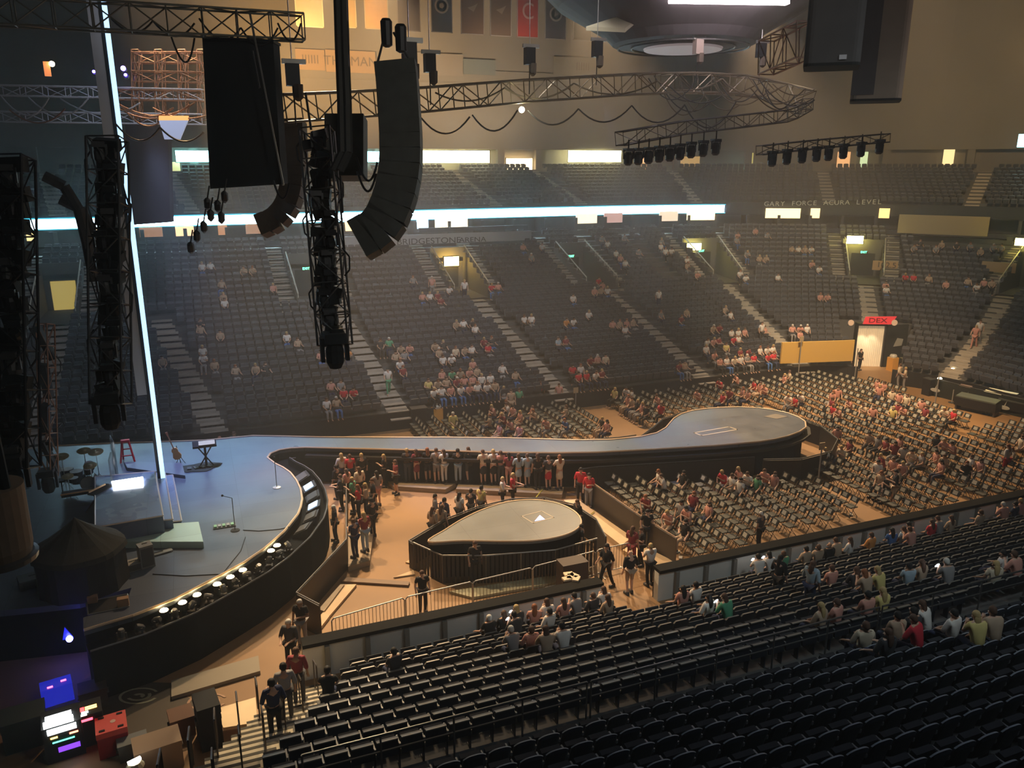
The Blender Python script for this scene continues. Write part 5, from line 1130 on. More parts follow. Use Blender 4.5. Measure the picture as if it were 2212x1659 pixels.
# tall thin sign poles on the floor
for k, (x, y0, y1) in enumerate(((1243, 845, 882), (1722, 740, 832), (1845, 758, 826), (2017, 815, 892), (2056, 845, 870), (2130, 868, 895), (1766, 970, 1052), (2120, 1012, 1062), (1250, 965, 1010))):
    c = W(x, y1); top = 15-(CAM.z)*0+0
    dz = (y1-y0)/F*(c-CAM).length*1.02; t = thing('sign_pole', 'thin grey upright sign pole, %s' % ('at the far boards beside the aisle', 'in front of the yellow banner', 'left of the glowing entrance', 'at the corner of the mixing area', 'at the mixing barricade', 'farther along the mixing barricade', 'between two blocks of chairs', 'near the front row of chairs at the right', 'at the near edge of the catwalk')[k], 'pole', c)
    obj('pole', M().tube((0, 0, .03), (0, 0, dz), .035, 6), mat('pole_grey', (.3, .29, .27), .5), t); obj('base', M().lathe([(.22, 0), (.22, .03)], 12), GRAPH, t)
    if k in (0, 1, 6): obj('plate', M().box(-.16, -.02, dz-.1, .16, .02, dz+.25), mat('plate_tan', (.42, .33, .2), .6), t)
# gate table with papers
c = W(1250, 1262, .9); t = thing('gate_table', 'orange-topped ledge with stacked boxes and papers beside the gate', 'table', c)
q = [atz(*p, 1.0)-c for p in ((1225, 1268), (1228, 1261), (1283, 1247), (1298, 1262), (1290, 1266), (1280, 1256))]
obj('top', M().prism([(p.x, p.y) for p in (q[0], q[2], q[3], q[5])][::1], .05, .12), mat('ledge_orange', (.8, .4, .15), .5), t); obj('frame', M().box(-.5, -.1, -.9, .5, 0, .05), BAR, t)
for k, (x, y) in enumerate(((1225, 1250), (1232, 1246), (1240, 1243), (1228, 1240), (1245, 1250))): c = W(x, y, 1.25); obj('paper_stack', M().ob((0, 0, 0), (.16, .11, .03), rot(k)), mat('paper_cream', (.75, .62, .42), .6), None, c, label='cream paper stack on the dark box by the gate ledge, %s of five' % ORD[k], cat='papers', group='paper stacks by the gate')
c = W(1235, 1262, 0); obj('crate', M().box(-.5, -.3, 0, .5, .3, 1.2), mat('crate_dark', (.06, .04, .03), .6), None, W(1235, 1275, 0), label='dark crate under the paper stacks by the gate', cat='crate')
# ---------------------------------------------------------------- signs round the bowl
def sign(x0, x1, y0, y1, d, col, lab, txt=(), tc=(.05, .05, .05)):
    t = winbox('banner_sign', x0, x1, y0, y1, d, (*col, .0), lab, 'sign', fr=False)
    for s_, x, y, px_h, sx in txt:
        r_ = ray(x, y); tt = 30.0
        while tt < 120:
            p = CAM+r_*tt; sI = p.x if p.x <= 38 else 38+degrees(atan2(p.x-CXc, p.y-CYc))/10; dd = p.y-YF if p.x <= 38 else hypot(p.x-CXc, p.y-CYc)-8.5
            if dd >= d-.04: break
            tt += .02
        n = pos(sI, d)[2]; text('lettering', s_, px_h/F*tt*1.35, p-t.location, -atan2(n[0], n[1]), mat('ink_%s' % str(tc), tc, .7), t, sx=sx)
    return t
sign(738, 1148, 512, 534, 20.9, (.42, .43, .44), 'long pale grey banner board with the arena name below the suites', (('BRIDGESTONE', 927, 521, 13, 1.25), ('ARENA', 1021, 518, 11, 1.3)))
sign(1943, 2140, 463, 503, 20.6, (.42, .34, .18), 'large tan board with the number 102.5 at the far end', (('102.5', 2005, 491, 18, 1.2), ('the game', 2085, 488, 14, 1.1), ('ESPN RADIO', 2040, 469, 9, 1.6)))
sign(1886, 1941, 563, 583, 16.2, (.52, .34, .16), 'small orange board with a number beside the corner exit', (('102.5', 1915, 573, 12, 1.1),))
sign(2122, 2197, 564, 585, 16.4, (.50, .34, .16), 'small orange board at the far right exit')
sign(1690, 1846, 740, 785, -.35, (.72, .46, .12), 'bright yellow banner along the boards left of the glowing entrance')
t = thing('level_lettering', 'raised pale block lettering along the deck front at the right', 'lettering', (*pos(41, 25.6)[:2], 11))
for s_, x, sx in (('GARY FORCE', 1708, 1.5), ('ACURA LEVEL', 1842, 1.5)):
    for i, chx in enumerate(s_):
        if chx == ' ': continue
        xx = x+(i-(len(s_)-1)/2)*11.6; r_ = ray(xx, 441-(xx-1645)*.018); tt = 60.0
        while tt < 120:
            p = CAM+r_*tt; dd = hypot(p.x-CXc, p.y-CYc)-8.5
            if dd > 25.62: break
            tt += .02
        th_ = atan2(p.x-CXc, p.y-CYc); text('letter', chx, .62, p-t.location, -th_, mat('letter_pale', (.75, .75, .72), .6), t, sx=1.1, ext=.03)
# press counter under the arena name
t = winbox('counter', 905, 1140, 493, 502, 21.6, (.05, .05, .06, 0), 'dark counter with stools above the arena name banner', 'counter', fr=False)
# cups on near boards / litter
for k, (x, y) in enumerate(((1463, 1192), (1470, 1205), (1452, 1200), (1790, 1120), (1838, 1112))): obj('litter_paper', M().ob((0, 0, .02), (.1, .07, .015), rot(k)), mat('paper_white', (.7, .65, .55), .6), None, W(x, y, .02), label='scrap of pale paper on the brown floor, %s from the left' % ORD[k], cat='litter', group='paper scraps on the floor')
# ---------------------------------------------------------------- people
def skin_mesh(V, E, Rr, sub=1):
    """V points, E edges, Rr radii -> grown body surface; vertex 0 is the root"""
    me = bpy.data.meshes.new('skin'); me.from_pydata(V, E, []); o = bpy.data.objects.new('skin', me); COL.objects.link(o)
    md = o.modifiers.new('s', 'SKIN'); md.use_smooth_shade = True
    for i, v in enumerate(me.skin_vertices[0].data):
        r_ = Rr[i]; v.radius = r_ if isinstance(r_, tuple) else (r_, r_); v.use_root = (i == 0)
    if sub: sd_ = o.modifiers.new('u', 'SUBSURF'); sd_.levels = sub; sd_.render_levels = sub
    dg = bpy.context.evaluated_depsgraph_get(); ev = o.evaluated_get(dg); r = bpy.data.meshes.new_from_object(ev)
    m = M(); m.v = [tuple(v.co) for v in r.vertices]; m.f = [tuple(p.vertices) for p in r.polygons]; m.m = [0]*len(m.f)
    bpy.data.objects.remove(o); return m
def pose(kind):
    """joints (person faces +Y, origin on the ground between the feet, or under the hips on the seat row's tread)"""
    J = {}
    if kind.startswith('sit'):
        lean = {'sit_a': .0, 'sit_b': .14, 'sit_c': -.05}[kind]
        J['pel'] = (0, 0, .52); J['waist'] = (0, lean*.3, .70); J['chest'] = (0, lean*.8, .92); J['neck'] = (0, lean*1.1+.01, 1.08); J['head'] = (0, lean*1.25+.04, 1.18); J['top'] = (0, lean*1.3+.03, 1.27)
        for s, k in ((-1, 'L'), (1, 'R')):
            J['sh'+k] = (s*.17, lean*.95, 1.02); J['hip'+k] = (s*.09, .04, .50); J['kn'+k] = (s*.12, .44, .52); J['an'+k] = (s*.12, .46, .10); J['to'+k] = (s*.13, .60, .05)
        if kind == 'sit_a': hands = ((-.22, .08, .78), (-.10, .30, .66)), ((.22, .08, .78), (.10, .30, .66))
        elif kind == 'sit_b': hands = ((-.24, .22, .80), (-.07, .38, .92)), ((.24, .22, .80), (.08, .36, .62))
        else: hands = ((-.26, .0, .77), (-.34, .2, .68)), ((.25, .05, .78), (.05, .24, .80))
    else:
        tw = .04
        J['pel'] = (0, 0, .95); J['waist'] = (0, .01, 1.10); J['chest'] = (0, .0, 1.30); J['neck'] = (0, .0, 1.47); J['head'] = (0, .035, 1.57); J['top'] = (0, .03, 1.66)
        st_ = .22 if kind == 'walk' else .03
        for s, k in ((-1, 'L'), (1, 'R')):
            J['sh'+k] = (s*.18, 0, 1.41); J['hip'+k] = (s*.09, 0, .91); J['kn'+k] = (s*.10, .03+s*st_*.5, .50); J['an'+k] = (s*.10, s*st_-.02, .09); J['to'+k] = (s*.12, s*st_+.12, .04)
        hands = {'stand_a': (((-.25, -.03, 1.14), (-.25, .06, .90)), ((.25, -.03, 1.14), (.25, .06, .90))),
                 'stand_b': (((-.25, .02, 1.14), (-.08, .28, 1.22)), ((.25, -.03, 1.14), (.24, .08, .90))),
                 'stand_c': (((-.24, .08, 1.16), (-.12, .36, 1.15)), ((.24, .08, 1.16), (.12, .36, 1.15))),
                 'walk': (((-.25, -.08, 1.15), (-.24, -.05, .92)), ((.25, .08, 1.15), (.23, .24, 1.0)))}[kind]
    for (el, wr), k in zip(hands, 'LR'): J['el'+k] = el; J['wr'+k] = wr
    return J
def V3(a): return Vector(a)
def build_body(J, hi=True):
    V = []; E = []; Rr = []
    def add(p, r_, par=None):
        V.append(tuple(p)); Rr.append(r_)
        if par is not None: E.append((par, len(V)-1))
        return len(V)-1
    pel = add(J['pel'], (.155, .115)); wa = add(J['waist'], (.13, .10), pel); chs = add(J['chest'], (.165, .115), wa); nk = add(J['neck'], .055, chs)
    hd = add(V3(J['head'])-Vector((0, 0, .03)), (.072, .085), nk); tp = add(J['top'], (.072, .085), hd)
    for k, s in (('L', -1), ('R', 1)):
        sh = add(J['sh'+k], .062, chs); el = add(J['el'+k], .043, sh); wr = add(J['wr'+k], .028, el)
        d = (V3(J['wr'+k])-V3(J['el'+k])).normalized(); sd = d.cross(Vector((0, 0, 1))); sd = sd.normalized() if sd.length > .2 else Vector((0, 1, 0))
        pm = add(V3(J['wr'+k])+d*.055, (.034, .02), wr)
        if hi:
            for f_, (o_, l_) in enumerate(((-.030, .062), (-.010, .075), (.010, .070), (.029, .055))):
                a = add(V(V) if False else V3(V[pm])+d*.03+sd*o_, .0095, pm); b = add(V3(V[a])+d*l_*.55+Vector((0, 0, -.006)), .009, a); add(V3(V[b])+d*l_*.4+Vector((0, 0, -.016)), .007, b)
            a = add(V3(V[wr])+d*.03+sd*-.035*s, .011, wr); add(V3(V[a])+d*.045+sd*-.018*s, .009, a)
        hp = add(J['hip'+k], (.088, .09), pel); kn = add(J['kn'+k], .058, hp)
        calf = V3(J['kn'+k]).lerp(V3(J['an'+k]), .35); cf = add(calf, .054, kn); an = add(J['an'+k], .037, cf); add(J['to'+k], (.042, .028), an)
    m = skin_mesh(V, E, Rr)
    h = V3(J['head']); n0 = len(m.v)                           # nose, ears on the head surface
    m.add([h+Vector(p) for p in ((-.016, .085, -.035), (.016, .085, -.035), (0, .088, .015), (0, .115, -.028))], [(0, 1, 3), (1, 2, 3), (2, 0, 3), (0, 2, 1)])
    for s in (-1, 1): m.ob(h+Vector((s*.082, .0, -.01)), (.010, .018, .028))
    return m
def build_cloth(J, kind, bottom):
    V = []; E = []; Rr = []
    def add(p, r_, par=None):
        V.append(tuple(p)); Rr.append(r_)
        if par is not None: E.append((par, len(V)-1))
        return len(V)-1
    top = add(V3(J['pel'])+Vector((0, 0, -.01)), (.178, .142)); wa = add(J['waist'], (.158, .125), top); ch_ = add(J['chest'], (.187, .135), wa); nk = add(V3(J['neck'])-Vector((0, 0, .035)), .075, ch_)
    for k in 'LR':
        sh = add(J['sh'+k], .082, ch_); add(V3(J['sh'+k]).lerp(V3(J['el'+k]), 1.25 if kind == 'long' else .72), .060, sh)
    shirt = skin_mesh(V, E, Rr); V = []; E = []; Rr = []
    p = add(V3(J['pel'])+Vector((0, 0, .03)), (.168, .132))
    if bottom == 'skirt':
        if J['pel'][2] > .8:
            a = add(V3(J['pel'])-Vector((0, 0, .2)), (.18, .15), p); b = add(V3(a and V[a])-Vector((0, 0, .28)), (.22, .2), a)
        else:
            a = add((0, .2, .53), (.2, .11), p); b = add((0, .42, .50), (.21, .10), a)
    else:
        for k in 'LR':
            h_ = add(J['hip'+k], .100, p); q = add(J['kn'+k], .070, h_)
            if bottom == 'long': cf = add(V3(J['kn'+k]).lerp(V3(J['an'+k]), .5), .066, q); add(V3(J['an'+k])+Vector((0, 0, .01)), .055, cf)
    return shirt, skin_mesh(V, E, Rr)
def build_hair(J, long_):
    h = V3(J['head'])+Vector((0, -.012, .03)); m = M(); n = 12
    for j in range(6):
        ph = pi*.5*j/5
        for i in range(n):
            a = 2*pi*i/n; r_ = cos(ph)*.100; fr = 1 if sin(a) < .35 else .82
            zz = sin(ph)*.105; drop = -.07*max(0, -sin(a))*(1-j/5) if j < 2 else 0
            m.v.append((h.x+r_*cos(a)*.93, h.y+r_*sin(a)*1.08*fr, h.z+zz+drop))
    for j in range(5):
        for i in range(n): m.f.append((j*n+i, j*n+(i+1) % n, (j+1)*n+(i+1) % n, (j+1)*n+i)); m.m.append(0)
    m.f.append(tuple(range(n-1, -1, -1))); m.m.append(0)
    if long_:
        k0 = skin_mesh([tuple(h+Vector(p)) for p in ((0, -.05, .02), (0, -.085, -.10), (0, -.10, -.22), (0, -.10, -.33))], [(0, 1), (1, 2), (2, 3)], [(.085, .05), (.095, .045), (.09, .035), (.05, .02)])
        m.join(k0)
    return m
def build_shoes(J):
    m = M()
    for k in 'LR':
        a, t_ = V3(J['an'+k]), V3(J['to'+k]); d = Vector((t_.x-a.x, t_.y-a.y, 0)).normalized(); q = atan2(d.y, d.x)-pi/2
        m.ob(Vector((a.x, a.y, .045))+d*.06, (.045, .125, .045), rot(q)); m.ob(Vector((a.x, a.y, .09))-d*.01, (.04, .05, .04), rot(q))
    return m
POSES = {}; FARP = {}
for kd in ('sit_a', 'sit_b', 'sit_c', 'stand_a', 'stand_b', 'stand_c', 'walk'):
    J = pose(kd); body = build_body(J); dd = {'body': body.mesh('body')}
    ms = {}
    for sl in ('short', 'long'):
        for bt in ('long', 'bare', 'skirt'):
            a_, b_ = build_cloth(J, sl, bt); ms['shirt_'+sl] = a_; ms['bottom_'+bt] = b_
    ms['hair_short'] = build_hair(J, False); ms['hair_long'] = build_hair(J, True); ms['shoes'] = build_shoes(J)
    for k, v in ms.items(): dd[k] = v.mesh(k)
    bl = build_body(J, False)
    for hl in ('short', 'long'):
        m = M(); m.join(bl, mi=0); m.join(ms['shirt_short'], mi=1); m.join(ms['bottom_long'], mi=2); m.join(ms['hair_'+hl], mi=3)
        dd['far_'+hl] = m.mesh('person_far', [None]*4 if False else [CONC]*4)
    for me in dd.values():
        me.polygons.foreach_set('use_smooth', [True]*len(me.polygons))
        if not me.materials: me.materials.append(CONC)
    POSES[kd] = dd
CLR = {'w': ('white', (.75, .72, .68)), 'k': ('black', (.012, .012, .014)), 'r': ('red', (.60, .03, .05)), 'p': ('pink', (.62, .30, .24)), 'b': ('blue', (.06, .16, .42)), 'g': ('green', (.10, .36, .20)), 'y': ('yellow', (.70, .58, .22)),
       't': ('tan', (.46, .34, .24)), 'c': ('cream', (.70, .60, .45)), 'm': ('maroon', (.26, .04, .05)), 'd': ('dark grey', (.05, .05, .055)), 'n': ('navy', (.02, .03, .08)), 'l': ('light blue', (.36, .46, .54)), 'o': ('orange', (.72, .30, .08)), 'v': ('grey', (.28, .27, .27))}
HR = {'k': ('black hair', (.012, .01, .01)), 'b': ('brown hair', (.10, .05, .03)), 'y': ('blonde hair', (.50, .36, .16)), 'w': ('white hair', (.62, .60, .55)), 'h': ('auburn hair', (.28, .10, .04)), 'z': ('shaved head', (.50, .32, .22))}
SKN = [mat('skin_%d' % i, c, .6) for i, c in enumerate(((.62, .38, .27), (.52, .31, .21), (.34, .19, .12), (.66, .42, .31)))]
def cm(c): return mat('cloth_'+CLR[c][0].replace(' ', '_'), CLR[c][1], .85)
def hm_(c): return mat('hair_'+c, HR[c][1], .7)
PEOPLE = []
def person(loc, rz, kd, top, hair, bottom='n', style='long', far=True, sleeve='short', lh=None, sc_=1.0, place='', extra='', phone=False):
    lh = (random.random() < .55) if lh is None else lh
    sk = SKN[2] if random.random() < .12 else random.choice((SKN[0], SKN[1], SKN[3]))
    D = POSES[kd]; hk = 'long' if (lh and hair != 'z') else 'short'
    if far:
        o = obj('person', D['far_'+hk], None, None, loc, rz)
        for i, mt in enumerate((sk, cm(top), cm(bottom), hm_(hair))): o.material_slots[i].link = 'OBJECT'; o.material_slots[i].material = mt
    else:
        o = obj('person', D['body'], None, None, loc, rz); o.material_slots[0].link = 'OBJECT'; o.material_slots[0].material = sk
        parts = [('shirt', 'shirt_'+sleeve, cm(top)), ({'long': 'trousers', 'bare': 'shorts', 'skirt': 'skirt'}[style], 'bottom_'+style, cm(bottom)), ('shoes', 'shoes', mat('shoe_dark', (.03, .03, .03), .6))]
        if hair != 'z': parts.append(('hair', 'hair_'+hk, hm_(hair)))
        for nm, kk, mt in parts: c = obj(nm, D[kk], None, o); c.material_slots[0].link = 'OBJECT'; c.material_slots[0].material = mt
        if phone:
            ph = obj('phone', M().ob((-.07, .44, .96), (.035, .01, .07), rot(0, .6)), mat('phone_glow', (.8, .9, 1), emit=6)); ph.matrix_world = Matrix.Translation(loc) @ Matrix.Rotation(rz, 4, 'Z')
            tag(ph, 'phone lit beside person in %s, %s, %s in order' % (CLR[top][0], place, ORD[len([1 for q in sc.objects if q.name.startswith('phone')])-1]), 'phone', 'glowing phones')
    o.scale = (sc_,)*3
    o['category'] = 'person'
    hd = HR[hair][0]; hd = ('long '+hd) if hk == 'long' else hd
    PEOPLE.append((o, '%s top, %s' % (CLR[top][0], hd), place))
    return o
used = set()
def sec_far(s, i):
    if s < .2: return 'behind the stage'
    if s < 10: return 'right of light tower'
    if s < 20: return 'below arena name'
    if s < 30.9: return 'middle far section'
    if s < 38.9: return 'near yellow exit'
    if s < 42.2: return 'above yellow banner'
    return 'past glowing entrance'
def seat_far(x, y, top, hair=None, std=False):
    best = None
    for k, (s, i, X, Y, Z, a) in enumerate(SEATS_FAR):
        if k in used: continue
        q = PF[k]; e = (q[0]-x)**2+(q[1]-y)**2
        if best is None or e < best[0]: best = (e, k)
    k = best[1]; used.add(k); s, i, X, Y, Z, a = SEATS_FAR[k]
    kd = random.choice(('sit_a', 'sit_b', 'sit_c')) if not std else 'stand_a'
    n = (cos(a), sin(a)); off = .02 if not std else .35
    person((X+n[0]*off, Y+n[1]*off, Z+.02), a-pi/2+random.uniform(-.3, .3), kd, top, hair or random.choice('kkbbbyyhw'), random.choice('nndkvb'), place='%s row, %s' % (ordw(i+1), sec_far(s, i)))
PF = [proj((X, Y, Z+.85)) for s, i, X, Y, Z, a in SEATS_FAR]
FARL = """429,583,w;445,580,w;535,589,t;549,589,t;484,621,t;589,624,p;479,652,t;490,656,w;424,709,d;441,713,t;471,732,t;615,738,w;647,736,t;367,785,t;407,784,w;422,782,w;437,788,t;503,808,t;544,798,t;566,801,d
892,605,v;971,621,w;1069,605,p;1060,604,r;917,649,p;927,648,w;939,646,m;953,646,m;985,706,t;1001,706,w;1015,706,d;1028,709,w;1131,695,w;1144,695,w;1216,697,o;1232,697,w;1208,738,l;1224,736,m;1234,649,w
836,755,g;866,751,t;931,752,t;941,752,t;957,749,d;979,760,c;991,760,t;1015,757,w;1037,747,m;1050,754,r;1056,741,d;819,778,d;843,774,t;857,773,v;874,770,p;958,776,w;972,774,w;699,773,p;749,770,o;958,808,p;972,803,g;990,808,t;1006,801,p;1021,801,p;1034,798,t;1003,819,p;984,820,m;1031,814,w;1090,808,w;1107,808,t;841,804,w;852,817,m
752,849,r;768,844,r;732,846,v;710,842,p;711,882,w;729,882,t;930,855,w;947,852,w;934,839,y;950,839,t;996,846,w;1010,846,p;1034,842,w;1056,830,w;1059,852,w;974,865,p;1006,861,p;991,863,t;1044,852,t
1133,539,p;1170,535,w;1147,558,v;1293,548,w;1284,542,v;1323,567,w;1342,569,p;1333,569,w;1290,589,r;1306,602,p;1326,627,w;1290,630,p;1304,627,t;1265,684,w;1322,703,p;1333,703,t;1342,702,p;1353,703,w;1369,702,t;1416,687,v;1469,687,m;1478,684,t;1564,678,t;1576,678,w;1480,570,w;1488,573,t;1409,543,w;1428,542,w;1451,540,w;1380,542,v;1426,523,v;1350,523,v
1584,526,v;1575,523,p;1651,513,v;1632,501,p;1711,540,t;1725,539,w;1741,540,t;1757,539,w;1619,558,v;1657,559,t;1641,559,t;1578,592,w;1597,599,w;1500,599,p;1753,578,p;1774,580,w;1765,646,p;1784,646,p;1685,602,w
1538,717,t;1553,717,m;1584,721,w;1600,725,w;1611,722,p;1521,743,w;1532,743,p;1551,741,m;1572,751,y;1587,740,r;1602,736,w;1524,760,w;1597,760,m;1609,759,m;1651,719,p;1644,757,w;1655,755,w;1673,751,w;1703,719,p;1712,719,p;1730,716,p;1746,719,w
1609,776,v;1632,782,r;1651,782,r;1663,781,r;1565,792,w;1549,793,p;1526,798,p;1581,798,c;1606,795,w;1217,814,r;1230,814,r;1239,830,r;1249,833,w;1287,827,w;1302,823,m;1287,785,p;1271,789,m;1315,785,c;1457,801,m;1480,798,t
1892,627,p;1907,627,w;1955,606,r;1968,606,r;2007,605,t;2036,619,p;2120,608,p;2137,613,t;2109,619,w;2092,610,t;2015,544,v;1972,544,v;2040,514,t;2148,533,v;2095,537,v;1990,520,d;2065,530,d;2120,545,t;2160,515,v"""
for e in FARL.replace('\n', ';').split(';'): x, y, c = e.split(','); seat_far(float(x), float(y), c)
for x, y, c in ((930, 614, 'p'), (993, 627, 'w'), (1415, 650, 'w'), (1640, 715, 'w')): seat_far(x, y, c, std=True)
for i, (x, y, c, b, pl_) in enumerate(((833, 858, 'w', 'g', 'on the far aisle steps above the catwalk'), (2120, 742, 'w', 'v', 'on the far right aisle steps'), (2112, 768, 'p', 'p', 'on the far right aisle steps below the man in white'))):
    best = min(((proj(pos(aisle_s(k, rows[r_][0]), rows[r_][0]+.4)[:2]+(rows[r_][1],))[0]-x)**2+(proj(pos(aisle_s(k, rows[r_][0]), rows[r_][0]+.4)[:2]+(rows[r_][1],))[1]-y)**2, k, r_) for k in range(NA) for r_ in range(V0))
    _, k, r_ = best; X, Y, n = pos(aisle_s(k, rows[r_][0]), rows[r_][0]+.4); person((X, Y, rows[r_][1]+.02), atan2(-n[1], -n[0])-pi/2, 'walk', c, 'kby'[i], b, place=pl_)
# floor seats
PFL = [proj((x, y, .75)) for x, y, *_ in FLOORSEATS]; usedf = set()
def seat_floor(x, y, top):
    k = min((i for i in range(len(FLOORSEATS)) if i not in usedf), key=lambda i: (PFL[i][0]-x)**2+(PFL[i][1]-y)**2); usedf.add(k)
    X, Y, _, _, key, lab, r = FLOORSEATS[k]
    person((X-.02, Y, 0), pi/2+random.uniform(-.5, .5), random.choice(('sit_a', 'sit_b', 'sit_c')), top, random.choice('kkbbbyyh'), random.choice('nndkvt'), random.choice(('long', 'bare')), far=proj((X, Y, .5))[2] > 38, place='%s row, %s' % (ORD[r], lab))
FLL = """1306,858,y;1347,852,w;1358,853,w;1353,877,p;1427,877,p;1423,887,r;1514,864,p;1563,869,r;1575,869,m;1606,858,p;1625,852,p;1635,833,r;1638,845,p;1651,842,p;1597,830,p;1692,823,p;1701,820,c;1698,874,w;1711,877,r;1727,877,w;1793,880,m;1552,833,r
1069,899,p;1063,905,t;1094,887,c;1107,887,w;1116,893,p;1154,893,p;1161,896,t;1110,912,p;1097,934,p;1135,931,p;1176,937,p;1218,902,t;1233,915,b;1321,909,p;1340,925,k;1363,918,k;1375,902,p;1385,912,k;1372,887,t;1085,900,t;1100,905,m;1120,905,p
1888,835,p;1895,846,p;1907,837,p;1922,854,c;1935,854,p;1953,868,c;1986,879,p;1996,884,m;2043,893,c;2058,904,r;1807,857,p;1794,857,p;1802,890,r;1813,895,p;1835,882,p;1866,895,c;1888,895,p;1921,893,y;1932,898,m;1951,898,p
1803,977,w;1820,983,c;1838,961,m;1821,961,p;1872,958,t;1890,963,v;1915,966,m;1918,983,m;1932,974,p;1968,988,c;1957,999,v;1993,1005,v;1902,1005,m;1900,1024,w;1926,1016,p;1921,1038,k;1935,1032,t;2032,963,k;2043,977,p;2070,974,p;2026,997,p;2034,1008,p;2048,1002,t;2106,1002,w;2123,1008,p;2092,1016,k;2187,975,c;2205,975,c;1945,1000,p;1905,1040,t
1416,1040,w;1438,1056,w;1394,1094,m;1495,1097,m;1518,1113,p;1483,1122,p;1486,1135,k;1442,1132,p;1464,1110,v;1587,1011,p;1600,1027,w;1575,1027,r;1581,1046,w;1651,1027,p;1673,1027,p;1647,1049,g;1467,1041,k;1590,1000,w"""
for e in FLL.replace('\n', ';').split(';'): x, y, c = e.split(','); seat_floor(float(x), float(y), c)
